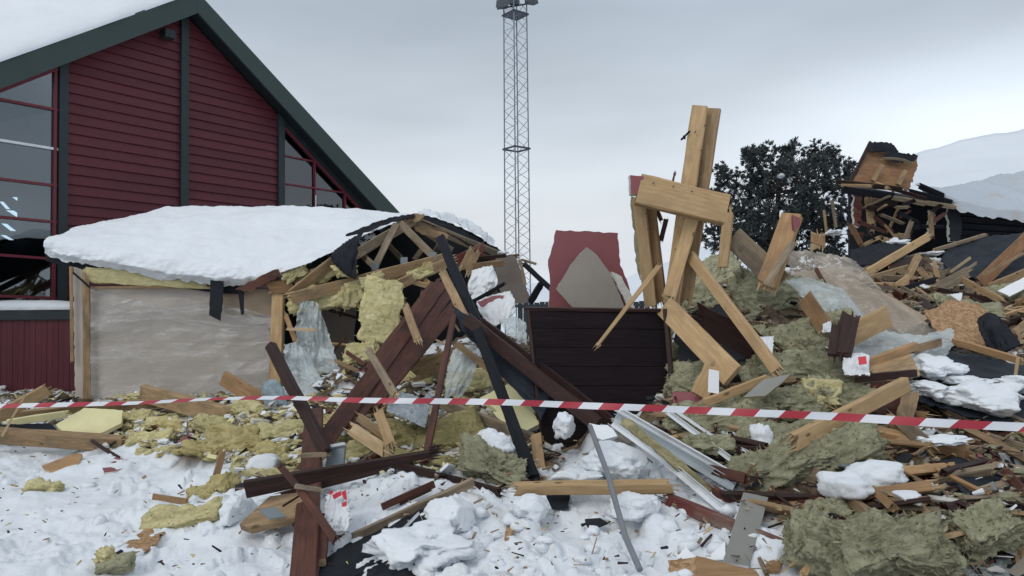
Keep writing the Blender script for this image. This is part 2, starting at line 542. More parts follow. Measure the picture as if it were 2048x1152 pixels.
MAT['wall_board'] = flat('pale wall board', (0.47, 0.415, 0.36), 0.8, 0.08, 1.5, 0.08, dirt=(0.37, 0.33, 0.30))
MAT['wool_green'] = wool('stone wool', (0.57, 0.555, 0.39), (0.42, 0.405, 0.265), (0.20, 0.19, 0.12))
MAT['wool_yellow'] = wool('yellow glass wool', (0.86, 0.79, 0.48), (0.76, 0.67, 0.34), (0.50, 0.40, 0.17))
MAT['wool_must'] = wool('mustard glass wool', (0.82, 0.72, 0.39), (0.68, 0.56, 0.25), (0.40, 0.30, 0.12))
MAT['foam'] = flat('pale yellow foam board', (0.68, 0.63, 0.36), 0.9, 0.08, 3.0, 0.1, dirt=(0.60, 0.53, 0.30))
MAT['snow'] = snow_mat('snow')
MAT['snow_dirty'] = snow_mat('dirty snow', dirt_amt=0.5)
MAT['snow_roof'] = snow_mat('roof snow', dirt_amt=0.12, bmp=0.22)
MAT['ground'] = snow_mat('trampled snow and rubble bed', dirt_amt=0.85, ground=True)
MAT['film'] = film('polythene film', clear=0.50)
MAT['film_wall'] = film('wall polythene', tint=(0.72, 0.705, 0.69), clear=0.83, rough=0.18, stretch=(0.4, 0.4, 3.0), crease=0.15, scale=1.7)
MAT['film_milky'] = film('milky polythene', tint=(0.66, 0.73, 0.74), clear=0.38, rough=0.25)
MAT['film_tan'] = film('dusty polythene', tint=(0.62, 0.53, 0.42), clear=0.50, rough=0.26)
MAT['bag'] = flat('white plastic sheet', (0.70, 0.72, 0.74), 0.35, 0.08, 6.0, 0.3, spec=0.5)
MAT['bag_red'] = flat('red printed plastic', (0.62, 0.05, 0.07), 0.35, 0.08, 6.0, 0.2, spec=0.5)
MAT['alu'] = flat('pale grey aluminium', (0.52, 0.56, 0.58), 0.32, 0.1, 6.0, 0.08, metal=0.55, dirt=(0.36, 0.38, 0.39))
MAT['alu_grey'] = flat('grey painted metal', (0.20, 0.23, 0.25), 0.38, 0.1, 6.0, 0.08, metal=0.3)
MAT['pole'] = flat('grey steel tube', (0.21, 0.22, 0.24), 0.4, 0.12, 8.0, 0.1, metal=0.4)
MAT['foil'] = flat('crumpled silver foil', (0.42, 0.46, 0.49), 0.22, 0.25, 10.0, 0.9, metal=0.75, dist=0.03)
MAT['foil_blue'] = flat('blue grey foil facing', (0.36, 0.45, 0.50), 0.3, 0.25, 12.0, 0.9, metal=0.35, dist=0.03)
MAT['laminate'] = flat('grey laminate', (0.235, 0.235, 0.215), 0.5, 0.06, 2.0, 0.04, dirt=(0.20, 0.195, 0.17))
MAT['grey_plate'] = flat('blue grey plate', (0.17, 0.20, 0.22), 0.45, 0.06, 4.0, 0.04)
MAT['osb'] = osb_mat('chipboard')
MAT['paper'] = flat('white paper', (0.78, 0.79, 0.82), 0.7, 0.04, 5.0, 0.1)
MAT['steel'] = flat('galvanised mast steel', (0.17, 0.20, 0.24), 0.5, 0.1, 3.0, 0.0, metal=0.4)
MAT['lamp'] = flat('dark floodlight housing', (0.045, 0.055, 0.07), 0.5, 0.1, 3.0, 0.0)
MAT['tape_red'] = flat('red tape', (0.34, 0.018, 0.035), 0.35, 0.05, 5.0, 0.1, spec=0.5)
MAT['tape_white'] = flat('white tape', (0.62, 0.64, 0.68), 0.35, 0.04, 5.0, 0.1, spec=0.5)
MAT['bark'] = flat('dark bark', (0.045, 0.038, 0.034), 0.9, 0.3, 12.0, 0.8)
MAT['needle'] = flat('blue green needles', (0.066, 0.080, 0.083), 0.8, 0.3, 2.5, 0.0, spec=0.15)
MAT['needle2'] = flat('grey green needles', (0.092, 0.108, 0.11), 0.8, 0.3, 2.5, 0.0, spec=0.15)
MAT['tan_board'] = wood('tan roof boarding', (0.34, 0.19, 0.10), (0.22, 0.115, 0.058), knots=False, stain=(0.16, 0.09, 0.055))
MAT['nail'] = flat('dark nail head', (0.05, 0.045, 0.04), 0.5, 0.1, 3.0, 0.0)
MAT['glow_panel'] = None

def glass_mat():
    m, n, l, b = nodes('window glass')
    out = n['Material Output']
    tr = n.new('ShaderNodeBsdfTransparent'); tr.inputs[0].default_value = (0.62, 0.70, 0.74, 1)
    gl = n.new('ShaderNodeBsdfGlossy'); gl.inputs['Roughness'].default_value = 0.02
    gl.inputs['Color'].default_value = (0.9, 0.95, 1, 1)
    fr = n.new('ShaderNodeFresnel'); fr.inputs['IOR'].default_value = 2.1
    mx = n.new('ShaderNodeMixShader')
    l.new(fr.outputs[0], mx.inputs[0]); l.new(tr.outputs[0], mx.inputs[1]); l.new(gl.outputs[0], mx.inputs[2])
    l.new(mx.outputs[0], out.inputs['Surface'])
    return m
MAT['glass'] = glass_mat()

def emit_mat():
    m, n, l, b = nodes('rooflight reflection glow')
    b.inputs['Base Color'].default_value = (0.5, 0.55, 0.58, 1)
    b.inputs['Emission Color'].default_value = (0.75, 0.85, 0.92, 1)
    b.inputs['Emission Strength'].default_value = 2.0  # emission added so the panels shine like rooflight reflections
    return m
MAT['glow_panel'] = emit_mat()

# ------------------------------------------------------------------ shape builders
def frame_matrix(o, x, z):
    x = x.normalized()
    z = (z - x * z.dot(x)).normalized()
    y = z.cross(x)
    return Matrix(((x.x, y.x, z.x, o.x), (x.y, y.y, z.y, o.y), (x.z, y.z, z.z, o.z), (0, 0, 0, 1)))

def timber(name, label, cat, a, b, w, th=0.045, roll=18, mat='pine', ends='cb', group=None, parent=None, bend=0.0, taper=1.0, end_mat=None, rnd=None):
    """a sawn length of wood between two picture points; w in picture pixels"""
    rnd = rnd or random.Random(hash((round(a[0]), round(b[1]), round(w))) & 0xffff)
    A, B = at(a), at(b)
    L = (B - A).length
    mid = (A + B) / 2
    wm = w * mid.y / FPX
    ch = min(wm, th) * 0.10
    hw, hz = wm / 2, th / 2
    ring = [(-hw + ch, -hz), (hw - ch, -hz), (hw, -hz + ch), (hw, hz - ch), (hw - ch, hz), (-hw + ch, hz), (-hw, hz - ch), (-hw, -hz + ch)]
    ns = max(4, min(10, int(L / 0.25)))
    vs, fs, fm = [], [], []
    tw = rnd.uniform(-0.05, 0.05)
    for i in range(ns + 1):
        t = i / ns
        s = 1 + (taper - 1) * t
        off = bend * math.sin(math.pi * t)
        an = tw * (t - 0.5)
        ca, sa = math.cos(an), math.sin(an)
        for (y, z) in ring:
            y2, z2 = y * s + rnd.uniform(-1, 1) * min(.005, wm * .05), z + rnd.uniform(-1, 1) * min(.004, th * .07)
            x = t * L
            if i == 0 and ends[0] == 'b': x += rnd.uniform(-0.5, 0.35) * wm
            if i == ns and ends[1] == 'b': x += rnd.uniform(-0.35, 0.5) * wm
            vs.append((x, y2 * ca - z2 * sa + off, y2 * sa + z2 * ca))
    for i in range(ns):
        for k in range(8):
            k2 = (k + 1) % 8
            fs.append((i * 8 + k, i * 8 + k2, (i + 1) * 8 + k2, (i + 1) * 8 + k)); fm.append(0)
    for e, base in ((0, 0), (1, ns * 8)):
        c = len(vs)
        vs.append(((0.02 if e == 0 else L - 0.02) if ends[e] == 'b' else (0 if e == 0 else L), 0, 0))
        for k in range(8):
            k2 = (k + 1) % 8
            fs.append((base + k2, base + k, c) if e == 0 else (base + k, base + k2, c)); fm.append(1)
        if ends[e] == 'b':
            x0 = 0.0 if e == 0 else L
            sg = -1 if e == 0 else 1
            for q in range(rnd.randint(5, 8)):
                y, z = rnd.uniform(-hw, hw) * 0.9, rnd.uniform(-hz, hz) * 0.8
                ln = rnd.uniform(0.3, 1.5) * min(wm, 0.1)
                bw = rnd.uniform(0.05, 0.16) * wm
                k = len(vs)
                vs += [(x0 - sg * 0.03, y - bw, z - hz * .2), (x0 - sg * 0.03, y + bw, z), (x0 - sg * 0.03, y, z + hz * 0.3),
                       (x0 + sg * ln, y + rnd.uniform(-1, 1) * bw, z + rnd.uniform(-1, 1) * bw)]
                fs += [(k, k + 1, k + 3), (k + 1, k + 2, k + 3), (k + 2, k, k + 3)]; fm += [1, 1, 1]
    em = end_mat or ('split' if 'b' in ends and mat.startswith('pine') else mat)
    o = mesh_obj(name, vs, fs, [MAT[mat], MAT[em]], fmat=fm)
    M = frame_matrix(A, B - A, CAMP - mid) @ Matrix.Rotation(R(roll), 4, 'X')
    place(o, M, parent)
    if parent is None: tag(o, label, cat, group)
    elif label: o['label'] = label
    return o

def slab(name, label, cat, pts, th=0.013, mat='gyps_beige', edge='gyps_white', jag=0.0, group=None, parent=None, grain=None, rnd=None, sub=0.05):
    """a flat sheet with real thickness from picture points; jag roughens the outline (metres)"""
    rnd = rnd or random.Random(len(pts) * 31 + int(pts[0][0]))
    V = [at(p) for p in pts]
    n = Vector((0, 0, 0))
    for i in range(len(V)):
        a, b = V[i], V[(i + 1) % len(V)]
        n += Vector(((a.y - b.y) * (a.z + b.z), (a.z - b.z) * (a.x + b.x), (a.x - b.x) * (a.y + b.y)))
    n.normalize()
    c = sum(V, Vector()) / len(V)
    if n.dot(CAMP - c) < 0:
        n = -n
        V = V[::-1]
    V = [v - n * (v - c).dot(n) for v in V]            # into one plane
    if jag > 0:
        W = []
        for i in range(len(V)):
            a, b = V[i], V[(i + 1) % len(V)]
            k = max(1, int((b - a).length / sub))
            side = (b - a).normalized().cross(n)
            for j in range(k):
                W.append(a + (b - a) * (j / k) + (side * rnd.uniform(-jag, jag) if j else Vector()))
        V = W
    g = (at(grain[1]) - at(grain[0])) if grain else (V[1] - V[0])
    M = frame_matrix(c, g, n)
    Mi = M.inverted()
    top = [Mi @ v for v in V]
    bot = [Vector((v.x + rnd.uniform(-1, 1) * jag * .6, v.y + rnd.uniform(-1, 1) * jag * .6, -th)) for v in top]
    m = len(top)
    fs = [tuple(range(m)), tuple(range(2 * m - 1, m - 1, -1))] + [(i + m, (i + 1) % m + m, (i + 1) % m, i) for i in range(m)]
    o = mesh_obj(name, top + bot, fs, [MAT[mat], MAT[edge]], fmat=[0, 0] + [1] * m)
    place(o, M, parent)
    if parent is None: tag(o, label, cat, group)
    elif label: o['label'] = label
    return o

def cube_shell(n):
    """points of a unit cube surface, n x n per face, welded"""
    key, vs, fs = {}, [], []
    lin = np.linspace(-1, 1, n + 1)
    def vid(p):
        k = tuple(np.round(p, 5))
        if k not in key:
            key[k] = len(vs); vs.append(p)
        return key[k]
    for ax in range(3):
        for sg in (-1, 1):
            a1, a2 = (ax + 1) % 3, (ax + 2) % 3
            for i in range(n):
                for j in range(n):
                    q = []
                    for (di, dj) in ((0, 0), (1, 0), (1, 1), (0, 1)):
                        p = [0, 0, 0]; p[ax] = sg; p[a1] = lin[i + di]; p[a2] = lin[j + dj]
                        q.append(vid(tuple(p)))
                    fs.append(tuple(q) if sg > 0 else tuple(q[::-1]))
    return np.array(vs, float), fs
_SHELL = {k: cube_shell(k) for k in (8, 16, 28)}

def batt(name, label, cat, c, w, h, th, ang=0.0, pitch=-30, yaw=0, mat='wool_green', res=14, amp=0.022, layers=0.6, fuzz=130, group=None, round_=0.14, parent=None, seed=None, curl=0.0):
    """a torn pad of insulation: w, h in picture pixels, th in metres"""
    seed = seed if seed is not None else int(c[0] * 3 + c[1] * 7)
    rg = np.random.default_rng(seed)
    C = at(c)
    k = C.y / FPX
    wm, hm = w * k, max(0.05, (h * k - th * abs(math.sin(R(pitch)))) / max(0.35, math.cos(R(pitch))))
    S, fs = _SHELL[{14: 16, 22: 28}.get(res, res)]
    sp = S / np.linalg.norm(S, axis=1, keepdims=True)
    p = S * (1 - round_) + sp * round_ * 1.25
    half = np.array([wm / 2, hm / 2, th / 2])
    p = p * half
    o3 = rg.uniform(-50, 50, 3)
    nrm = sp.copy()
    big = fbm(p[:, 0] * 3.2 + o3[0], p[:, 1] * 3.2 + o3[1], p[:, 2] * 3.2 + o3[2], 3)
    lay = pn(p[:, 0] * 2.5 + o3[1], p[:, 1] * 3 + o3[2], p[:, 2] * 60 + o3[0])
    fine = fbm(p[:, 0] * 15 + o3[2], p[:, 1] * 19, p[:, 2] * 25, 3, 0.65)
    rid = 1 - 2 * np.abs(pn(p[:, 0] * 4 + o3[0], p[:, 1] * 13 + 1.5 * big, p[:, 2] * 9 + o3[1]))
    d = amp * 1.5 * big + amp * layers * lay * (1 - np.abs(sp[:, 2])) * 1.4 + amp * 0.8 * fine + amp * .6 * rid
    p = p + nrm * d[:, None]
    p[:, 0] += 0.10 * wm * pn(p[:, 1] * 4 + o3[0], p[:, 2] * 9, o3[1])          # torn, wavy sides
    p[:, 1] += 0.10 * hm * pn(p[:, 0] * 4 + o3[1], p[:, 2] * 9, o3[2])
    p[:, 2] += 0.3 * th * pn(p[:, 0] * 2.2 + o3[2], p[:, 1] * 2.2, o3[0]) + curl * (p[:, 0] / max(wm, .01)) ** 2
    o = mesh_obj(name, p, fs, MAT[mat], smooth=True)
    M = frame_matrix(C, CROT @ Vector((math.cos(R(ang)), math.sin(R(ang)), 0)), CAMP - C) @ Matrix.Rotation(R(yaw), 4, 'Y') @ Matrix.Rotation(R(pitch), 4, 'X')
    place(o, M, parent)
    if parent is None: tag(o, label, cat, group)
    if fuzz:
        ii = rg.integers(0, len(p), fuzz)
        base = p[ii]
        dr = nrm[ii] + rg.normal(size=(fuzz, 3)) * 0.9
        dr /= np.linalg.norm(dr, axis=1, keepdims=True)
        ln = rg.uniform(0.015, 0.065, fuzz)[:, None] * float(np.clip(min(wm, hm) / .3, .3, 1))
        sd = np.cross(dr, rg.normal(size=(fuzz, 3)))
        sd = sd / np.linalg.norm(sd, axis=1, keepdims=True) * rg.uniform(0.003, 0.008, fuzz)[:, None]
        V = np.concatenate([base - sd * 1.3 - nrm[ii] * .006, base + sd * 1.3 - nrm[ii] * .006, base + dr * ln * .6 + sd * .8 + rg.normal(size=(fuzz, 3)) * .004, base + dr * ln], 0)
        ix = np.arange(fuzz)
        F = [(a, a + fuzz, a + 2 * fuzz) for a in ix] + [(a, a + 2 * fuzz, a + 3 * fuzz) for a in ix]
        f = mesh_obj('loose_fibres', V, F, MAT[mat], parent=o)
        f['kind'] = 'stuff'
    return o

def ico(sub):
    bm = bmesh.new()
    bmesh.ops.create_icosphere(bm, subdivisions=sub, radius=1.0)
    v = np.array([x.co[:] for x in bm.verts]); f = [tuple(y.index for y in x.verts) for x in bm.faces]
    bm.free()
    return v, f
_ICO = {k: ico(k) for k in (1, 2, 3, 4, 5)}

def lump_pts(sub, size, rg, rough=0.35, freq=1.6, cuts=7):
    v, f = _ICO[sub]
    o3 = rg.uniform(-60, 60, 3)
    d = 1 + rough * fbm(v[:, 0] * freq + o3[0], v[:, 1] * freq + o3[1], v[:, 2] * freq + o3[2], 2, 0.4) + .2 * rough * fbm(v[:, 0] * freq * 5 + o3[1], v[:, 1] * freq * 5, v[:, 2] * freq * 5 + o3[0], 3, .6)
    p = v * d[:, None]
    for _ in range(cuts):                                   # broken faces
        n_ = rg.normal(size=3); n_ /= np.linalg.norm(n_)
        e = p @ n_ - rg.uniform(.68, .95)
        p = p - np.clip(e, 0, None)[:, None] * n_[None] * .8
    return p * np.array(size), f

def lump(name, label, cat, c, w, h, dep, mat='snow_dirty', sub=4, rough=0.4, freq=1.7, group=None, seed=0, parent=None, cuts=7):
    rg = np.random.default_rng(seed + int(c[0] + 3 * c[1]))
    C = at(c)
    k = C.y / FPX
    p, f = lump_pts(sub, (w * k / 2, dep / 2, h * k / 2), rg, rough, freq, cuts)
    o = mesh_obj(name, p, f, MAT[mat], smooth=True)
    place(o, Matrix.Translation(C), parent)
    if parent is None: tag(o, label, cat, group)
    return o

def resample(rows, nu, nv):
    G = np.array([[list(at(q)) for q in r] for r in rows])          # (r, c, 3)
    r, c = G.shape[:2]
    tu, tv = np.linspace(0, c - 1, nu), np.linspace(0, r - 1, nv)
    A = np.stack([np.stack([np.interp(tu, range(c), G[i, :, k]) for k in range(3)], -1) for i in range(r)])
    return np.stack([np.stack([np.interp(tv, range(r), A[:, j, k]) for k in range(3)], -1) for j in range(nu)], 1)

def relax(V, it):
    for _ in range(it):
        W = V.copy()
        W[1:-1, 1:-1] = (V[:-2, 1:-1] + V[2:, 1:-1] + V[1:-1, :-2] + V[1:-1, 2:]) / 4
        W[0, 1:-1] = (V[0, :-2] + V[0, 2:]) / 2; W[-1, 1:-1] = (V[-1, :-2] + V[-1, 2:]) / 2
        W[1:-1, 0] = (V[:-2, 0] + V[2:, 0]) / 2; W[1:-1, -1] = (V[:-2, -1] + V[2:, -1]) / 2
        V = W
    return V

def sheet(name, label, cat, rows, mat='film', nu=48, nv=36, fold=0.03, freq=(3, 9), ragged=0.02, group=None, parent=None, smooth_it=6, seed=1, thick=0.0):
    """a loose hanging or lying sheet through rows of picture points, with folds"""
    V = relax(resample(rows, nu, nv), smooth_it)
    U, W = np.meshgrid(np.linspace(0, 1, nu), np.linspace(0, 1, nv))
    view = np.array(CAMP) - V.mean((0, 1))
    view /= np.linalg.norm(view)
    a = fbm(U * freq[0] + seed * 7.1, W * freq[1] * .35 + U * 2 + seed, seed * 1.3, 4, 0.55)
    b = 1 - np.abs(pn(U * freq[1] * .7 + W * 3 + seed * 3, W * freq[0] * 1.2 - U * 2.5, seed * 2.2)) * 2
    V = V + view[None, None] * (fold * (a + 0.5 * b))[..., None]
    if ragged:
        for e in (0, -1):
            V[e] += np.stack([fbm(U[e] * 15 + seed, seed + e, 0, 3), np.zeros(nu), fbm(U[e] * 13, seed, e + 5, 3)], -1) * ragged
            V[:, e] += np.stack([fbm(W[:, e] * 12 + seed, seed + e, 3, 3), np.zeros(nv), fbm(W[:, e] * 13, seed, e + 8, 3)], -1) * ragged
    c = V.mean((0, 1))
    o = grid_obj(name, V - c, MAT[mat], parent=None)
    o.location = c
    if thick:
        sm = o.modifiers.new('thickness', 'SOLIDIFY'); sm.thickness = thick; sm.offset = 0
    if parent is not None:
        M = Matrix.Translation(Vector(c)); o.location = (0, 0, 0); place(o, M, parent)
    else:
        tag(o, label, cat, group)
    return o

def boxes_mesh(name, C, AX, HALF, mats, midx, parent=None, taper=None):
    """many small boxes as one mesh. C (n,3), AX (n,3,3) rows are axes, HALF (n,3)"""
    n = len(C)
    cs = np.array([(-1, -1, -1), (1, -1, -1), (1, 1, -1), (-1, 1, -1), (-1, -1, 1), (1, -1, 1), (1, 1, 1), (-1, 1, 1)], float)
    loc = cs[None] * HALF[:, None, :]
    if taper is not None:
        e = loc[:, :, 0] > 0
        loc[:, :, 1] = np.where(e, loc[:, :, 1] * taper[:, None], loc[:, :, 1])
        loc[:, :, 2] = np.where(e, loc[:, :, 2] * taper[:, None], loc[:, :, 2])
    V = C[:, None, :] + np.einsum('nik,nkj->nij', loc, AX)
    fq = np.array([(0, 3, 2, 1), (4, 5, 6, 7), (0, 1, 5, 4), (1, 2, 6, 5), (2, 3, 7, 6), (3, 0, 4, 7)])
    F = (fq[None] + (np.arange(n) * 8)[:, None, None]).reshape(-1, 4)
    return mesh_obj(name, V.reshape(-1, 3), F.tolist(), mats, parent=parent, fmat=np.repeat(midx, 6))

def rand_axes(rg, n, flat=0.35):
    a = rg.uniform(0, 2 * np.pi, n)
    x = np.stack([np.cos(a), np.sin(a), rg.normal(0, flat, n)], -1)
    x /= np.linalg.norm(x, axis=1, keepdims=True)
    up = np.stack([rg.normal(0, flat, n), rg.normal(0, flat, n) - .3, np.ones(n)], -1)
    y = np.cross(up, x); y /= np.linalg.norm(y, axis=1, keepdims=True)
    z = np.cross(x, y)
    return np.stack([x, y, z], 1)

def bar_between(vs, fs, a, b, r, n=5):
    a, b = Vector(a), Vector(b)
    d = (b - a).normalized()
    u = d.orthogonal().normalized(); w = d.cross(u)
    k = len(vs)
    for p in (a, b):
        for i in range(n):
            t = 2 * math.pi * i / n
            vs.append(tuple(p + (u * math.cos(t) + w * math.sin(t)) * r))
    for i in range(n):
        j = (i + 1) % n
        fs.append((k + i, k + j, k + n + j, k + n + i))
    fs.append(tuple(k + i for i in range(n))[::-1]); fs.append(tuple(k + n + i for i in range(n)))

def box_verts(x0, x1, y0, y1, z0, z1):
    vs = [(x0, y0, z0), (x1, y0, z0), (x1, y1, z0), (x0, y1, z0), (x0, y0, z1), (x1, y0, z1), (x1, y1, z1), (x0, y1, z1)]
    fs = [(0, 3, 2, 1), (4, 5, 6, 7), (0, 1, 5, 4), (1, 2, 6, 5), (2, 3, 7, 6), (3, 0, 4, 7)]
    return vs, fs

# ------------------------------------------------------------------ ground
MAT['snow_hill'] = flat('hazed far snow', (0.68, 0.72, 0.775), 0.9, 0.05, 0.006, 0.0, spec=0.0)
MAT['snow_far'] = flat('far snow', (0.74, 0.785, 0.84), 0.9, 0.03, 0.004, 0.0, spec=0.0)

def build_ground():
    nu = 1000
    us = np.linspace(-1.35, 1.35, nu)
    Ys = np.concatenate([np.linspace(1.2, 3.6, 30)[:-1], 3.6 * np.exp(np.linspace(0, math.log(60 / 3.6), 520))])
    U, Y = np.meshgrid(us, Ys)
    X = U * Y
    Z = zland(X, Y)
    px, py = proj(X, Y, Z)
    nb = fbm(X * 1.1, Y * 1.1, 2.0, 4)
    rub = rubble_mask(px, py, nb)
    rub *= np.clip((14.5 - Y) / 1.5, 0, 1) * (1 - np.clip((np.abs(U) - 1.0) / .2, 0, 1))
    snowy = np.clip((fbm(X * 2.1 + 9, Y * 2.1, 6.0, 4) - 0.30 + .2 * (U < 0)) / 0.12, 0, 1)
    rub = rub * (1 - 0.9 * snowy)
    f1 = fbm(X * 1.3, Y * 1.3, 0.5, 4)
    bil = 1 - np.abs(pn(X * 3.1 + 3, Y * 3.1, 4.2)) * 2.2
    bil2 = 1 - np.abs(pn(X * 7.3, Y * 7.3, 8.8)) * 2.2
    lumpy = np.clip((fbm(X * .55 + 4, Y * .55, 3.3, 2) + 0.25) * 1.4, 0.15, 1)
    zs = 0.085 * f1 + lumpy * (0.030 * bil + 0.014 * bil2 + 0.016 * fbm(X * 16, Y * 16, 1.0, 3, .6))
    # clods of broken snow pressed into the surface
    rg = np.random.default_rng(41)
    clod = np.zeros_like(X)
    wob = 1 + .7 * pn(X * 11, Y * 11, 3.0) + .35 * pn(X * 30, Y * 30, 6.0)
    du = us[1] - us[0]
    for _ in range(2300):
        cy = 4.0 * math.exp(rg.random() * .85)
        cu = rg.uniform(-.75, .75)
        if rg.random() > (.1 + .9 * min(1, max(0, (cu + .35) / .4))): continue
        cx = cu * cy
        r = .025 + .11 * rg.random() ** 2.4
        j0, j1 = np.searchsorted(Ys, [cy - r * 1.8, cy + r * 1.8])
        i0, i1 = int((cu - r * 1.8 / cy + 1.35) / du), int((cu + r * 1.8 / cy + 1.35) / du) + 2
        if j1 <= j0 or i0 < 0: continue
        s_ = (slice(j0, j1), slice(i0, i1))
        dx_, dy_ = (X[s_] - cx) / r, (Y[s_] - cy) / r
        an_ = rg.uniform(0, 6.28); ex = rg.uniform(.7, 1.4)
        ra, rb = (dx_ * math.cos(an_) + dy_ * math.sin(an_)) * ex, (dy_ * math.cos(an_) - dx_ * math.sin(an_)) / ex
        d2 = (np.abs(ra) ** 2.6 + np.abs(rb) ** 2.6) / np.maximum(wob[s_], .3) ** 2
        clod[s_] = np.maximum(clod[s_], r * rg.uniform(.25, .65) * np.clip((1 - d2) * 1.7, 0, 1) * (1 + .55 * (ra * rg.uniform(-1, 1) + rb * rg.uniform(-1, 1))))
    zs = zs + clod
    zr = 0.10 * fbm(X * 2.6, Y * 2.6, 7.0, 5, 0.62)
    near = np.clip((Y - 1.5) / 2, 0, 1) * np.clip((30 - Y) / 15, 0, 1)
    Z = Z + (zs * (1 - rub) + zr * rub) * near
    # trodden cracks and hollows between the clods of the near snow
    cr_ = np.clip(0.09 - np.abs(pn(X * 2.2 + 40, Y * 2.2, 5.0)), 0, 1)
    Z -= cr_ * 0.9 * lumpy * (1 - rub) * near * np.clip(U * 3 + 1.6, .2, 1)
    edge = np.clip((np.abs(U) - 1.15) / .2, 0, 1)
    Z = Z * (1 - edge) - 0.7 * edge
    LAND.update(u0=-1.35, du=us[1] - us[0], Y=Ys, Z=Z)
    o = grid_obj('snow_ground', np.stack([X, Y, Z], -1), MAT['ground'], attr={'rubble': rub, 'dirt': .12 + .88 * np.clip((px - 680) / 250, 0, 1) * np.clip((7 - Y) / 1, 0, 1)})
    o['kind'] = 'structure'
    v, f = [(-6000, -6000, -0.62), (6000, -6000, -0.62), (6000, 6000, -0.62), (-6000, 6000, -0.62)], [(0, 1, 2, 3)]
    o = mesh_obj('snow_field', v, f, MAT['snow_far'])
    o['kind'] = 'structure'
build_ground()

def build_hills():
    """far snow-covered mountainside"""
    prof = [(-2500, 470), (-600, 420), (300, 480), (900, 566), (1120, 566), (1250, 556), (1360, 520), (1500, 430), (1650, 378), (1760, 335), (1840, 306), (1950, 276), (2048, 258), (2300, 215), (2700, 260), (3600, 420)]
    pxs = np.linspace(-2500, 3600, 260)
    top = np.interp(pxs, [a for a, _ in prof], [b for _, b in prof])
    top = top + 7 * fbm(pxs / 90, 2.0, 1.0, 4)
    rows = []
    Yt = 1900.0
    for t in np.linspace(0, 1, 40):
        Yr = 700 + (Yt - 700) * t
        zt = np.array([P(a, b, Yt).z for a, b in zip(pxs, top)])
        x = (pxs - 1024) / FPX * Yr
        z = -5 + (zt + 5) * (t ** 1.35) + 22 * fbm(x / 260, Yr / 260 + 3, 1.0, 5) * t * (1 - t) * 3
        rows.append(np.stack([x, np.full_like(x, Yr), z], -1))
    rows.append(np.stack([x * 1.3, np.full_like(x, Yt * 1.4), np.full_like(x, -10)], -1))
    o = grid_obj('snow_mountain', np.array(rows), MAT['snow_hill'])
    o['kind'] = 'structure'
build_hills()

# ------------------------------------------------------------------ red house with the gable
HD = Vector((0.6, 0.8, 0)); HIN = Vector((-0.8, 0.6, 0))
HO = P(135, 618, 14.0); HO.z = 0.0
house = empty('red_house', HO, 'dark red clapboard gable house with green roof edge and tall windows', 'house', rz=math.atan2(0.8, 0.6))

def W(px, py, q=0.0):
    """picture point -> (s, z) on the house's gable plane moved q metres inward"""
    d = ray(px, py)
    n = Vector((HIN.x, HIN.y, 0))
    t = ((HO + HIN * q - CAMP).dot(n)) / d.dot(n)
    p = CAMP + d * t - HO
    return p.dot(HD), p.z

def prism(name, poly, q0, q1, mat, parent=house, q0f=None):
    """poly in (s, z), from depth q0 (front) to q1 (back), local to the house"""
    m = len(poly)
    area = sum(poly[i][0] * poly[(i + 1) % m][1] - poly[(i + 1) % m][0] * poly[i][1] for i in range(m))
    if area < 0: poly = poly[::-1]
    f = q0f or (lambda s, z: q0)
    vs = [(s, f(s, z), z) for s, z in poly] + [(s, q1, z) for s, z in poly]
    fs = [tuple(range(m)), tuple(range(2 * m - 1, m - 1, -1))] + [(i, i + m, (i + 1) % m + m, (i + 1) % m) for i in range(m)]
    return mesh_obj(name, vs, fs, MAT[mat], parent=parent)

def line_z(a, b):
    return lambda s: a[1] + (b[1] - a[1]) * (s - a[0]) / (b[0] - a[0])

def clip(poly, fn):
    """keep the part of a polygon where z <= fn(s)"""
    out = []
    for i in range(len(poly)):
        a, b = poly[i], poly[(i + 1) % len(poly)]
        fa, fb = fn(a[0]) - a[1], fn(b[0]) - b[1]
        if fa >= 0: out.append(a)
        if (fa >= 0) != (fb >= 0):
            t = fa / (fa - fb)
            out.append((a[0] + (b[0] - a[0]) * t, a[1] + (b[1] - a[1]) * t))
    return out

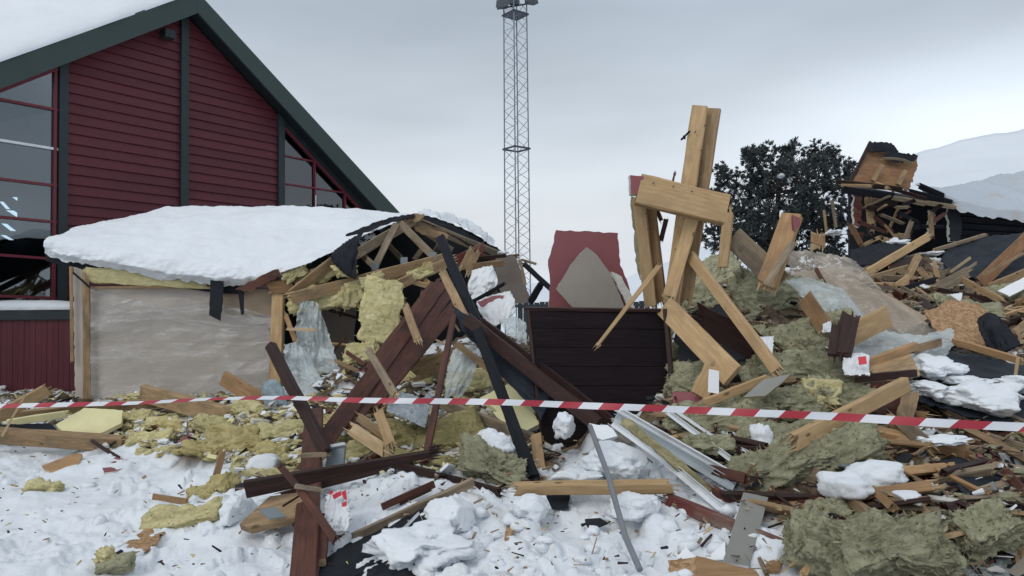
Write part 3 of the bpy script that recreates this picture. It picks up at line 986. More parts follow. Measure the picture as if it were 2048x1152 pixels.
def build_house():
    OV = -0.45
    apx_o, apx_i = W(394, -17.5, OV), W(396, 26, OV)
    lo, li = W(0, 122, OV), W(0, 178, OV)
    ro, ri = W(790, 415, OV), W(748, 412, OV)
    Lo, Li, Ro, Ri = line_z(apx_o, lo), line_z(apx_i, li), line_z(apx_o, ro), line_z(apx_i, ri)
    sL, sR = lo[0] - 3.2, ro[0] + 1.0
    prism('roof_edge_board', [(sL, Lo(sL)), apx_o, apx_i, (sL, Li(sL))], OV, OV + 0.06, 'green')
    prism('roof_edge_board', [apx_o, (sR, Ro(sR)), (sR, Ri(sR)), apx_i], OV - 0.004, OV + 0.056, 'green')
    # roof slabs running back from the gable
    roof = prism('roof', [(sL - .05, Lo(sL - .05) - .02), (apx_o[0], apx_o[1] - .02), (apx_o[0], apx_i[1] + .1), (sL - .05, Li(sL) + .1)], OV + .06, 12, 'soffit')
    prism('roof_slope', [(apx_o[0], apx_o[1] - .02), (sR + .05, Ro(sR) - .07), (sR + .05, Ri(sR) + .05), (apx_o[0], apx_i[1] + .1)], OV + .056, 12, 'soffit')
    # snow lying on the near slope
    ns, nq = 60, 40
    ss = np.linspace(sL, apx_o[0] + 0.05, ns)
    qs = np.concatenate([[OV - .02, OV - .02, OV, OV + .05], np.linspace(OV + .15, 11.8, nq - 4)])
    th = np.interp(qs, [OV - .02, OV, OV + .05, OV + .3, 0.8, 2.0, 12], [0.02, .08, .16, .42, 1.0, 1.5, 1.7]); th[0] = -0.02
    V = np.zeros((nq, ns, 3))
    for i, q in enumerate(qs):
        z = np.array([Lo(s) for s in ss]) + th[i] * (1 + 0.10 * fbm(ss * 0.7, q * .7, 2.0, 3))
        V[i] = np.stack([ss, np.full(ns, q) + 0.03 * fbm(ss * 2.1, q, 9.0, 3) * (i < 4), z], -1)
    sn = grid_obj('roof_snow', V, MAT['snow_roof'], parent=house)
    # walls behind
    zb = 0.0
    apx_w = W(364, 40)
    cl0, cl1 = W(114, 300)[0], W(132, 300)[0]
    m0, m1 = W(358, 200)[0], W(373, 200)[0]
    r0, r1 = W(553, 300)[0], W(565, 300)[0]
    end = W(730, 412)[0]
    under = lambda s: min(Li(s), Ri(s)) - 0.02
    ul = lambda s: Li(s) + 0.03
    ur = lambda s: Ri(s) + 0.03
    full = [(cl0, zb), (r1, zb), (r1, ur(r1)), (m0, min(ul(m0), ur(m0))), (cl0, ul(cl0))]
    prism('gable_wall', full, 0.05, 0.2, 'siding')
    for a, b in ((cl1, m0), (m1, r0)):
        z = 1.9
        while z < apx_w[1] + 0.3:
            p = clip(clip([(a, z), (b, z), (b, z + .186), (a, z + .186)], ul), ur)
            if len(p) >= 3:
                z0 = z
                prism('clapboard', p, 0, 0.055, 'siding', q0f=lambda s, zz: -0.042 + 0.034 * (zz - z0) / .186)
            z += 0.192
    for a, b in ((cl0, cl1), (m0, m1), (r0, r1)):
        p = clip(clip([(a, zb), (b, zb), (b, 12), (a, 12)], ul), ur)
        prism('corner_board', p, -0.10, 0.05, 'trim')
    # lamp box high on the gable
    a, b = W(326, 58, -.15), W(346, 80, -.15)
    vs, fs = box_verts(a[0], b[0], -0.25, -0.04, b[1], a[1])
    mesh_obj('wall_lamp', vs, fs, MAT['trim'], parent=house)
    # tall window bay on the near side of the gable
    def bar(name, p0, p1, w, mat, q0=-0.05, q1=0.06):
        a, b = Vector((p0[0], p0[1])), Vector((p1[0], p1[1]))
        d = (b - a).normalized(); nn = Vector((-d.y, d.x)) * w / 2
        return prism(name, [tuple(a + nn), tuple(b + nn), tuple(b - nn), tuple(a - nn)], q0, q1, mat)
    sw0 = W(0, 300)[0] - 2.2
    def rowline(y0, y1):
        a, b = W(0, y0), W(106, y1)
        return line_z(a, b)
    rows = [rowline(640, 640), rowline(592, 596), rowline(510, 518), rowline(434, 444), rowline(358, 371), rowline(281, 298), rowline(199, 219)]
    sE = cl0
    for k, f in enumerate(rows):
        bar('window_bar', (sw0, f(sw0)), (sE, f(sE)), 0.045, 'frame_white' if k == 5 else 'frame')
    bar('window_post', (sE - .05, 0), (sE - .05, ul(sE) - .02), 0.05, 'frame', -.06, .06)
    bar('window_head', (sw0, ul(sw0) - .05), (sE, ul(sE) - .05), 0.06, 'frame', -.055, .06)
    for sx in (W(-60, 300)[0],):
        bar('window_post', (sx, 0), (sx, ul(sx)), 0.05, 'frame', -.06, .06)
    for k in range(len(rows)):
        f0 = rows[k]
        f1 = rows[k + 1] if k + 1 < len(rows) else (lambda s: ul(s) - .04)
        prism('window_pane', [(sw0, f0(sw0)), (sE, f0(sE)), (sE, f1(sE)), (sw0, f1(sw0))], 0.0, 0.012, 'glass')
    # dim hall behind the glass; upright glowing panels stand in for rooflight reflections
    rm = prism('hall_back_wall', [(sw0 - 3, 0), (sE + .4, 0), (sE + .4, ul(sE)), (sw0 - 3, ul(sE))], 7.0, 7.1, 'dark_in')
    prism('hall_side_wall', [(sE + .25, 0), (sE + .33, 0), (sE + .33, ul(sE) - .1), (sE + .25, ul(sE) - .1)], 0.22, 7.0, 'dark_in')
    prism('hall_floor', [(sw0 - 3, .05), (sE + .25, .05), (sE + .25, .15), (sw0 - 3, .15)], .1, 7.0, 'dark_in')
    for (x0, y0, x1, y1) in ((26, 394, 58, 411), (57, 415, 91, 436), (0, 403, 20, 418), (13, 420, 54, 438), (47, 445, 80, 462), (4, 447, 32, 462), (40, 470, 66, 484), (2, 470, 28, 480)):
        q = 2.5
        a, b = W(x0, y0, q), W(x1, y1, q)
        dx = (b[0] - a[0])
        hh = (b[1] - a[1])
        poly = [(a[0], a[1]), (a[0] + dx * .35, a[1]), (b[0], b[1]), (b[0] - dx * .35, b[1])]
        prism('rooflight_glow', poly, q, q + .03, 'glow_panel')
    # triangular window under the far slope
    t0 = W(565, 262)[0]
    top = lambda s: ur(s) - 0.16
    se = W(712, 412)[0]
    prism('window_pane', clip([(t0, .5), (se + 1, .5), (se + 1, 9), (t0, 9)], top), 0.0, 0.012, 'glass')
    prism('hall_end_wall', [(t0, 0), (se + 2, 0), (se + 2, top(t0)), (t0, top(t0))], 3.5, 3.6, 'dark_in')
    bar('window_head', (t0, top(t0)), (se + .8, top(se + .8)), 0.05, 'frame')
    prism('eaves_panel', [(t0 - .05, top(t0 - .05)), (sR, top(sR)), (sR, ur(sR) + .05), (t0 - .05, ur(t0 - .05) + .05)], -.03, .1, 'trim')
    for (y0, y1, xe, ye) in ((311, 0, 626, 323), (367, 0, 690, 386)):
        bar('window_bar', W(565, y0), W(xe, ye), 0.035, 'frame')
    a, b = W(627, 322), W(629, 430)
    bar('window_post', a, b, 0.035, 'frame', -.06, .06)
    a, b = W(628, 391), W(628, 440)
    bar('sash_rail', a, b, 0.022, 'frame_white', -.075, -.06)
    a, b = W(688, 385), W(689, 440)
    bar('window_post', a, b, 0.035, 'frame', -.06, .06)
    # other walls so the house stands as a body
    prism('side_wall', [(sL + .9, 0), (sL + 1.0, 0), (sL + 1.0, Li(sL + 1.0)), (sL + .9, Li(sL + .9))], .1, 11.5, 'siding')
    prism('rear_wall', [(sL + 1.0, 0), (sR - .6, 0), (sR - .6, Ri(sR - .6)), apx_i, (sL + 1.0, Li(sL + 1.0))], 11.4, 11.5, 'siding')
    prism('side_wall', [(sR - .7, 0), (sR - .6, 0), (sR - .6, Ri(sR - .6)), (sR - .7, Ri(sR - .7))], .2, 11.4, 'siding')
    prism('inner_wall', [(r1 + .0, 0), (r1 + .06, 0), (r1 + .06, ur(r1) - .1), (r1, ur(r1) - .1)], .2, 3.5, 'dark_in')
build_house()

def build_annex():
    A, B = P(-160, 618, 12.6), P(152, 618, 13.0)
    A.z = B.z = 0
    d = B - A
    L = d.length
    an = empty('red_annex', A, 'low dark red vertical board wall with snow on its black coping', 'wall', rz=math.atan2(d.y, d.x))
    zt = P(70, 640, 12.8).z
    n = 27
    bw = L / n
    for k in range(n):
        vs, fs = box_verts(k * bw + .002, (k + 1) * bw - .002, -.02 - .004 * (k % 2), .02, -.1, zt)
        mesh_obj('board', vs, fs, MAT['siding'], parent=an)
    vs, fs = box_verts(0, L, .02, .14, -.1, zt)
    mesh_obj('backing_wall', vs, fs, MAT['siding'], parent=an)
    vs, fs = box_verts(-.05, L, -.07, .6, zt + .004, zt + .17)
    mesh_obj('coping', vs, fs, MAT['trim'], parent=an)
    nn = 70
    xs = np.linspace(-.05, L, nn)
    prof = np.array([(-.085, 0), (-.10, .03), (-.07, .08), (0, .12), (.25, .14), (.6, .1), (.62, -.02)])
    V = np.zeros((len(prof), nn, 3))
    for i, (y, h) in enumerate(prof):
        hh = h * (0.95 + 0.5 * np.clip(pn(xs * 1.3, 3.3, i * .1), -.6, 1))
        V[i] = np.stack([xs, np.full(nn, y) + .03 * pn(xs * 4, i * .3, 2.0), zt + .172 + hh], -1)
    grid_obj('snow_cap', V, MAT['snow_roof'], parent=an)
build_annex()

# ------------------------------------------------------------------ floodlight mast
def build_mast():
    Y = 46.0
    base = P(1036, 640, Y); base.z = -0.4
    mast = empty('floodlight_mast', base, 'tall grey lattice steel mast carrying floodlights at its top', 'mast', rz=R(38))
    H = P(1025, -40, Y).z + 0.4
    hb, ht = 0.56, 0.50
    def half(z): return hb + (ht - hb) * z / H
    for sx, sy in ((-1, -1), (1, -1), (1, 1), (-1, 1)):
        vs, fs = [], []
        bar_between(vs, fs, (sx * hb, sy * hb, 0), (sx * ht, sy * ht, H), 0.042, 6)
        mesh_obj('mast_leg', vs, fs, MAT['steel'], parent=mast)
    vs, fs = [], []
    z, k = 0.0, 0
    while z < H - 0.6:
        h0, h1 = half(z), half(z + .62)
        for a, b in (((-1, -1), (1, -1)), ((1, -1), (1, 1)), ((1, 1), (-1, 1)), ((-1, 1), (-1, -1))):
            if k % 2: a, b = b, a
            bar_between(vs, fs, (a[0] * h0, a[1] * h0, z), (b[0] * h1, b[1] * h1, z + .62), 0.017, 4)
        z += .62; k += 1
    o = mesh_obj('lattice_bracing', vs, fs, MAT['steel'], parent=mast); o['kind'] = 'stuff'
    for py in (298, 30):
        z = P(1028, py, Y).z + .4
        hh = half(z) + .07
        vs, fs = [], []
        c = [(-hh, -hh, z), (hh, -hh, z), (hh, hh, z), (-hh, hh, z)]
        for i in range(4): bar_between(vs, fs, c[i], c[(i + 1) % 4], 0.06, 6)
        if py == 30:
            v2, f2 = box_verts(-hh, hh, -hh, hh, z - .03, z + .03)
            f2 = [tuple(x + len(vs) for x in f) for f in f2]
            vs += v2; fs += f2
        mesh_obj('collar', vs, fs, MAT['lamp'], parent=mast)
    z = P(1028, 12, Y).z + .4
    inv = parent_matrix(mast).inverted()
    vs, fs = [], []
    bar_between(vs, fs, inv @ P(994, 18, Y), inv @ P(1076, 4, Y), 0.05, 6)
    mesh_obj('cross_bar', vs, fs, MAT['lamp'], parent=mast)
    for (px, py, w, h) in ((1006, 10, 26, 20), (1028, 4, 22, 20), (1060, 2, 30, 18)):
        c = inv @ P(px, py, Y - .3)
        ww, hh = w * Y / FPX / 2, h * Y / FPX / 2
        v, f = box_verts(-ww, ww, -.16, .16, -hh, hh)
        # tapered housing
        v = [(x * (1 if y < 0 else .6), y, zz * (1 if y < 0 else .6)) for x, y, zz in v]
        o = mesh_obj('floodlight', v, f, MAT['lamp'], parent=mast, loc=c)
        o.rotation_euler = (R(-25), 0, R(-38 + (px - 1025) * .6))
build_mast()

# ------------------------------------------------------------------ conifer
def build_tree():
    Y = 19.0
    rg = np.random.default_rng(21)
    base = P(1552, 640, Y); base.z = float(zland(base.x, base.y)) - 0.2
    tree = empty('conifer_tree', base, 'dark bushy conifer with snow clots behind the broken timbers', 'tree')
    inv = Matrix.Translation(-base)
    lobes = [(1480, 395, 58), (1535, 340, 52), (1583, 325, 40), (1640, 325, 34), (1512, 318, 26), (1555, 425, 100), (1645, 400, 72), (1430, 392, 34), (1455, 462, 52),
             (1600, 490, 90), (1685, 365, 40), (1520, 500, 70), (1668, 470, 60), (1600, 380, 70), (1430, 475, 28), (1640, 540, 60), (1560, 550, 60), (1418, 430, 22), (1500, 440, 50), (1440, 345, 14), (1662, 318, 20), (1586, 300, 16), (1640, 304, 14), (1500, 312, 15), (1705, 345, 18), (1408, 400, 14)]
    vs, fs = [], []
    top = inv @ P(1560, 345, Y)
    spine = [Vector((0, 0, 0)), Vector((.03, .02, 1.0)), Vector((-.02, 0, 2.2)), Vector((0.05, 0, 3.4)), top]
    for i in range(len(spine) - 1):
        bar_between(vs, fs, spine[i], spine[i + 1], 0.13 * (1 - i / 5.0) + .01, 8)
    mesh_obj('trunk', vs, fs, MAT['bark'], parent=tree, smooth=True)
    tips, dirs = [], []
    lv, lf = [], []
    for (lx, ly, lr) in lobes:
        c = inv @ P(lx, ly, Y + rg.normal(0, .45))
        r = lr * Y / FPX
        za = max(0.4, min(spine[-1].z, c.z - 0.5 - .3 * r))
        st = Vector((0, 0, za))
        m = (st + c) / 2 - Vector((0, 0, .12))
        bar_between(lv, lf, st, m, .04, 6); bar_between(lv, lf, m, c, .028, 6)
        n = int(11 + lr * lr * .0150)
        for _ in range(n):
            d = rg.normal(size=3); d[1] *= .9; d[2] += .15; d /= np.linalg.norm(d)
            rr = r * rg.uniform(.35, 1.08) ** .7
            t = Vector(np.array(c) + d * rr)
            if rg.random() < .55:
                bar_between(lv, lf, c + Vector(d * rr * .25), t, .009, 3)
            for _q in range(3):
                tips.append(np.array(t) + rg.normal(0, .055, 3)); dirs.append(d * .8 + np.array((0, 0, .55)) + rg.normal(0, .35, 3))
    o = mesh_obj('limbs', lv, lf, MAT['bark'], parent=tree)
    tips, dirs = np.array(tips), np.array(dirs)
    dirs /= np.linalg.norm(dirs, axis=1, keepdims=True)
    nb = 26
    n = len(tips) * nb
    bt = np.repeat(tips, nb, 0); bd = np.repeat(dirs, nb, 0) + rg.normal(0, .62, (n, 3))
    bd /= np.linalg.norm(bd, axis=1, keepdims=True)
    ln = rg.uniform(.05, .12, n)[:, None]
    sd = np.cross(bd, rg.normal(size=(n, 3))); sd /= np.linalg.norm(sd, axis=1, keepdims=True)
    sd *= rg.uniform(.010, .019, n)[:, None]
    bt = bt + bd * rg.uniform(-.03, .03, n)[:, None]
    V = np.stack([bt, bt + bd * ln * .5 + sd, bt + bd * ln, bt + bd * ln * .5 - sd], 1).reshape(-1, 3)
    F = (np.arange(n) * 4)[:, None] + np.arange(4)[None]
    mi = np.repeat((rg.random(len(tips)) < .3).astype(int), nb)
    o = mesh_obj('crown', V, F.tolist(), [MAT['needle'], MAT['needle2']], parent=tree, fmat=mi)
    for (px, py, w, h) in ((1562, 352, 14, 10), (1580, 360, 7, 13)):
        k = Y / FPX
        p, f = lump_pts(3, (w * k / 2, .12, h * k / 2), rg, .3)
        mesh_obj('snow_clot', p, f, MAT['snow'], parent=tree, smooth=True, loc=inv @ P(px, py, Y - 1.0))
build_tree()

# far low dark fence line behind the wreck
def build_fence():
    A, B = P(1035, 616, 30), P(1300, 616, 30)
    e = empty('boundary_fence', (A.x, A.y, -.4), 'low dark board fence far behind the dark panel', 'fence')
    n = 24
    zt = P(1150, 603, 30).z + .4
    for k in range(n):
        x0 = (B.x - A.x) * k / n
        vs, fs = box_verts(x0 + .01, x0 + (B.x - A.x) / n - .01, 0, .04, 0, zt - .03 * (k % 3 == 0))
        mesh_obj('board', vs, fs, MAT['trim'], parent=e)
    vs, fs = box_verts(-.1, B.x - A.x + .1, -.05, .0, zt - .22, zt - .1)
    mesh_obj('rail', vs, fs, MAT['trim'], parent=e)
build_fence()

def extrude(name, label, cat, pts, section, mat='alu', roll=0, group=None, parent=None):
    """a profile of the given cross-section (metres) swept through picture points"""
    V = [at(p) for p in pts]
    X = V[-1] - V[0]
    M = frame_matrix(V[0], X, CAMP - (V[0] + V[-1]) / 2) @ Matrix.Rotation(R(roll), 4, 'X')
    Mi = M.inverted()
    L = [Mi @ v for v in V]
    m = len(section)
    vs = [(p.x, p.y + y, p.z + z) for p in L for (y, z) in section]
    fs = []
    for i in range(len(L) - 1):
        for k in range(m):
            k2 = (k + 1) % m
            fs.append((i * m + k, i * m + k2, (i + 1) * m + k2, (i + 1) * m + k))
    fs.append(tuple(range(m))[::-1]); fs.append(tuple((len(L) - 1) * m + k for k in range(m)))
    o = mesh_obj(name, vs, fs, MAT[mat])
    place(o, M, parent)
    if parent is None: tag(o, label, cat, group)
    return o

def chan(w, d, t=0.004):
    return [(-w / 2, 0), (w / 2, 0), (w / 2, d), (w / 2 - t, d), (w / 2 - t, t), (w * .12 + t, t), (w * .12 + t, d * .7), (w * .12, d * .7), (w * .12, t), (-w / 2 + t, t), (-w / 2 + t, d), (-w / 2, d)]

# ------------------------------------------------------------------ collapsed shed with snow on its roof
def build_shed():
    b = P(350, 800, 11.2); b.z = 0.25
    sh = empty('collapsed_shed', b, 'half collapsed timber shed with thick snow on its sagging roof', 'shed')
    Y0 = 10.75
    def rw(l, dy): return [(x, y, Y0 + dy + e) for (x, y, e) in l]
    rows = [
        rw([(88, 503, .1), (140, 524, .08), (240, 542, .06), (340, 558, .04), (430, 571, .02), (500, 570, .0), (572, 548, .0)], .10),
        rw([(83, 492, .1), (132, 508, .08), (238, 528, .05), (340, 546, .02), (430, 558, .0), (500, 558, .0), (590, 540, .0)], -.04),
        rw([(90, 479, .1), (138, 490, .08), (240, 505, .06), (340, 518, .04), (432, 530, .02), (510, 538, .0), (628, 524, .0)], .02),
        rw([(105, 471, .1), (160, 472, .1), (255, 480, .1), (352, 490, .1), (450, 500, .1), (565, 510, .1), (690, 498, .1)], .30),
        rw([(130, 463, .1), (195, 453, .1), (285, 452, .1), (380, 458, .1), (490, 467, .1), (605, 474, .1), (738, 468, .1)], .8),
        rw([(150, 456, .1), (230, 440, .1), (310, 427, .1), (410, 429, .1), (530, 434, .1), (655, 440, .1), (788, 446, .1)], 1.3),
        rw([(165, 451, .1), (262, 432, .1), (336, 414, .1), (440, 412, .1), (570, 413, .1), (705, 413, .1), (838, 425, .1)], 1.9),
        rw([(180, 470, .1), (270, 455, .1), (340, 440, .1), (450, 435, .1), (570, 435, .1), (700, 440, .1), (815, 445, .1)], 3.0),
    ]
    V = relax(resample(rows, 190, 96), 3)
    a = fbm(V[..., 0] * 1.2, V[..., 1] * 1.2, V[..., 2] * 3.0, 5, .55)
    n2 = fbm(V[..., 0] * 6, V[..., 1] * 6, V[..., 2] * 8, 3, .6)
    t = np.linspace(0, 1, 96)[:, None]
    lip = np.exp(-((t - .12) / .12) ** 2)
    V[..., 2] += .05 * a + .008 * n2 + .025 * lip * np.abs(n2)
    V[..., 1] -= .035 * lip * n2 + .05 * lip * a
    V[0, :, 2] += .05 * fbm(V[0, :, 0] * 5, 1.0, 2.0, 3)
    c = np.array(b)
    grid_obj('roof_snow', V - c, MAT['snow_roof'], parent=sh)
    # felted deck under the snow, seen as the black eaves edge
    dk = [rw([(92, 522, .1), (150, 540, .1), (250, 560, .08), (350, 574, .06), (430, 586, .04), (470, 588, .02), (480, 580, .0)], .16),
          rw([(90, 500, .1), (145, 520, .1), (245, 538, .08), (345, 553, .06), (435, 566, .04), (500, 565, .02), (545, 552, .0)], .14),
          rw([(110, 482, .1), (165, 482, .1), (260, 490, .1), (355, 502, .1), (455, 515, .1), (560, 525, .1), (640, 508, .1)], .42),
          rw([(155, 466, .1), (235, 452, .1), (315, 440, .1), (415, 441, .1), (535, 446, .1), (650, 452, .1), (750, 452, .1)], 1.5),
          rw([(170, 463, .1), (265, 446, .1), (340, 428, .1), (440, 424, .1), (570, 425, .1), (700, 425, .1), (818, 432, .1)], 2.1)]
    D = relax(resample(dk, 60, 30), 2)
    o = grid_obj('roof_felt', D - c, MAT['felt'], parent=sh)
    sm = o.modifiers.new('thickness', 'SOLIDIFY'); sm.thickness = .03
    S = dict(parent=sh)
    # front wall boards
    for x0, x1 in ((180, 300.6), (300.8, 428.6), (428.8, 552)):
        slab('wall_board', None, None, [(x0, 572, 11.05), (x1, 574, 11.05), (x1, 815, 11.05), (x0, 815, 11.05)], .013, 'wall_board', 'wall_board', **S)
    slab('bare_board', None, None, [(444, 578, 11.0), (548, 578, 11.0), (546, 632, 11.0), (450, 626, 11.0)], .012, 'tan_wall', 'gyps_dark', .006, **S)
    slab('return_wall', None, None, [(146, 534, 10.98), (166, 540, 10.98), (168, 812, 10.98), (150, 812, 10.98)], .09, 'wall_board', 'gyps_white', .012, **S)
    timber('corner_batten', None, None, (142, 533, 10.9), (144, 720, 10.9), 6, .03, 5, 'pine_old', 'cb', **S)
    timber('stud', None, None, (172, 545, 10.93), (174, 815, 10.93), 13, .05, 8, 'pine_old', 'cc', **S)
    timber('corner_post', None, None, (558, 572, 10.9), (550, 800, 10.9), 24, .09, 20, 'pine', 'cc', **S)
    timber('post_head', None, None, (545, 574, 10.85), (580, 573, 10.85), 26, .10, 10, 'pine_orange', 'bb', **S)
    slab('post_foot', None, None, [(545, 800, 10.9), (565, 800, 10.9), (563, 830, 10.9), (546, 830, 10.9)], .08, 'pine_old', 'pine_old', **S)
    batt('wall_insulation', None, None, (306, 557, 10.98), 258, 30, .10, -3.5, 0, 0, 'wool_yellow', 14, .012, fuzz=60, **S)
    timber('eaves_batten', None, None, (178, 575, 10.95), (430, 574, 10.95), 5, .02, 10, 'pine_old', 'cb', **S)
    timber('diagonal_strap', None, None, (146, 545, 10.86), (180, 575, 10.86), 4, .01, 0, 'black', 'cc', **S)
    sheet('wall_film', None, None, [[(182, 578, 10.9), (270, 600, 10.9), (360, 585, 10.9), (440, 606, 10.9), (545, 632, 10.9)],
                                   [(180, 690, 10.88), (270, 690, 10.86), (360, 690, 10.85), (450, 690, 10.86), (540, 692, 10.86)],
                                   [(180, 812, 10.8), (270, 812, 10.78), (360, 812, 10.76), (450, 812, 10.78), (535, 812, 10.8)]],
          'film_wall', 110, 90, .06, (2, 9), .01, seed=3, **S)
    sheet('wall_film', None, None, [[(205, 610, 10.84), (270, 598, 10.84), (330, 615, 10.84), (430, 600, 10.84), (530, 640, 10.84)],
                                   [(215, 650, 10.82), (270, 645, 10.82), (330, 640, 10.82), (430, 660, 10.82), (540, 672, 10.82)]],
          'film_wall', 70, 30, .05, (4, 12), .03, seed=5, **S)
    slab('hanging_felt', None, None, [(421, 560, 10.75), (447, 562, 10.75), (446, 600, 10.75), (441, 642, 10.75), (418, 630, 10.75)], .006, 'felt', 'felt', .005, **S)
    slab('hanging_felt', None, None, [(475, 580, 10.78), (487, 580, 10.78), (488, 628, 10.78), (482, 630, 10.78)], .006, 'felt', 'felt', .003, **S)
    sheet('hanging_felt', None, None, [[(688, 486, 10.95), (715, 470, 11.0), (738, 452, 11.1)], [(660, 508, 10.75), (688, 500, 10.75), (716, 482, 10.8)], [(664, 525, 10.7), (690, 524, 10.66), (714, 520, 10.7)], [(690, 548, 10.7), (700, 555, 10.68), (712, 558, 10.7)]],
          'felt', 22, 26, .03, (3, 8), .02, seed=9, thick=.006, **S)
    # roof edge timbers and torn deck at the break
    slab('torn_deck', None, None, [(470, 578, 10.72), (530, 548, 10.72), (556, 538, 10.72), (560, 552, 10.72), (500, 582, 10.72)], .03, 'brown', 'split', .012, **S)
    timber('fascia_board', None, None, (585, 588, 10.7), (668, 522, 10.85), 22, .04, 25, 'pine_old', 'bb', **S)
    # roof truss at the break
    timber('bottom_chord', None, None, (586, 596, 10.62), (898, 516, 11.3), 24, .048, 14, 'pine_old', 'bc', **S)
    timber('top_chord', None, None, (600, 574, 10.75), (828, 440, 12.1), 20, .048, 12, 'pine_grey', 'bc', **S)
    timber('top_chord', None, None, (826, 440, 12.1), (1000, 512, 12.9), 18, .048, 10, 'pine_grey', 'cb', **S)
    for a, d, w in (((793, 448), (750, 533), 13), ((801, 447), (868, 514), 14), ((715, 502), (748, 532), 12), ((864, 516), (884, 480), 11)):
        timber('web', None, None, (*a, 11.75), (*d, 11.35), w, .045, 18, 'pine_grey', 'cc', **S)
    for a, d in (((742, 480), (716, 512)), ((775, 488), (815, 530)), ((845, 498), (828, 520)), ((830, 452), (905, 500))):
        timber('web', None, None, (*a, 12.6), (*d, 12.5), 10, .045, 18, 'pine_grey', 'cc', **S)
    for (x, y) in ((750, 533), (866, 512), (808, 522)):
        slab('nail_plate', None, None, [(x - 7, y - 7, 11.2), (x + 7, y - 8, 11.2), (x + 7, y + 7, 11.2), (x - 7, y + 8, 11.2)], .002, 'alu_grey', 'alu_grey', **S)
    slab('ridge_sheathing', None, None, [(782, 444, 12.0), (806, 432, 12.0), (835, 426, 12.0), (848, 428, 12.0), (838, 442, 11.95), (810, 441, 11.95)], .02, 'pine_old', 'split', .02, **S)
    slab('torn_sheathing', None, None, [(822, 446, 12.15), (850, 452, 12.15), (898, 470, 12.2), (892, 480, 12.2), (850, 470, 12.15), (832, 462, 12.15)], .02, 'pine_old', 'split', .012, **S)
    sheet('ridge_felt', None, None, [[(690, 470, 11.6), (745, 446, 11.8), (790, 433, 11.95), (828, 428, 12.0)], [(700, 482, 11.55), (752, 456, 11.75), (796, 441, 11.9), (830, 434, 11.95)]], 'felt', 40, 8, .015, (4, 6), .02, seed=4, thick=.008, **S)
    sheet('far_slope_felt', None, None, [[(835, 428, 12.2), (880, 438, 12.5), (930, 458, 12.8), (985, 490, 13.1), (1010, 508, 13.2)], [(838, 440, 12.1), (880, 458, 12.3), (925, 482, 12.5), (965, 503, 12.7), (990, 515, 12.8)]], 'felt', 46, 14, .03, (4, 7), .03, seed=6, thick=.01, **S)
    sn = [[(840, 427, 12.2), (885, 437, 12.5), (930, 456, 12.7), (970, 478, 12.9), (990, 492, 13.0)], [(838, 421, 12.3), (885, 424, 12.6), (932, 436, 12.9), (968, 462, 13.0), (986, 484, 13.1)], [(845, 424, 12.9), (888, 428, 13.1), (930, 442, 13.3), (965, 468, 13.3), (984, 490, 13.3)]]
    V = relax(resample(sn, 60, 18), 1)
    V += .05 * fbm(V[..., 0] * 4, V[..., 1] * 4, V[..., 2] * 4, 4, .6)[..., None]
    grid_obj('far_slope_snow', V - c, MAT['snow_roof'], parent=sh)
    # dim inside: rear wall, ceiling, inner partition
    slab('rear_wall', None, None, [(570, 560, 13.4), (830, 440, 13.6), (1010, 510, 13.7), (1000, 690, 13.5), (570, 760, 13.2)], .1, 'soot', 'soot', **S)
    slab('inner_partition', None, None, [(628, 600, 11.7), (715, 592, 11.8), (706, 700, 11.8), (690, 800, 11.7), (600, 800, 11.6)], .012, 'gyps_dark', 'gyps_dark', .006, **S)
    for a, d, m in (((850, 585), (900, 582), 'pine_old'), ((845, 590), (845, 610), 'pine_orange'), ((868, 592), (868, 620), 'gyps_beige'), ((800, 585), (802, 625), 'brown')):
        timber('broken_lath', None, None, (*a, 11.7), (*d, 11.7), 9, .03, 15, m if m in MAT else 'pine_old', 'bb', **S)
    rg = random.Random(23)
    for k in range(34):
        x = rg.uniform(590, 1010); y = rg.uniform(535, 700)
        a = rg.uniform(-80, 80); l0 = rg.uniform(14, 58)
        dx, dy = l0 * math.cos(R(a)), -l0 * math.sin(R(a))
        Yk = rg.uniform(10.9, 11.6)
        timber('broken_lath', None, None, (x - dx / 2, y - dy / 2, Yk), (x + dx / 2, y + dy / 2, Yk + rg.uniform(-.3, .3)), rg.uniform(3, 11), .025, rg.uniform(0, 60), rg.choice(['pine_old', 'pine_grey', 'pine', 'split', 'brown', 'brown_dark']), 'bb', rnd=rg, **S)
    for (x, y, w, h, an) in ((612, 590, 40, 44, 60), (700, 596, 34, 40, 80), (742, 562, 40, 22, 15), (590, 548, 44, 20, 30), (690, 540, 40, 24, 20), (845, 545, 46, 16, 15)):
        batt('hanging_wool', None, None, (x, y, 10.8), w, h, .06, an, 0, 10, 'wool_yellow', 14, .03, fuzz=90, **S)
    batt('ceiling_insulation', None, None, (655, 596, 10.86), 150, 38, .10, 13, -5, 0, 'wool_yellow', 14, .03, fuzz=160, **S)
    batt('ceiling_insulation', None, None, (790, 550, 11.2), 150, 18, .07, 13, 0, 0, 'wool_must', 14, .018, fuzz=60, **S)
    batt('ceiling_insulation', None, None, (640, 550, 10.95), 84, 30, .09, 30, 0, 0, 'wool_yellow', 14, .025, fuzz=100, **S)
MAT['tan_wall'] = flat('tan hardboard', (0.34, 0.26, 0.19), 0.75, 0.08, 3.0, 0.05)
build_shed()

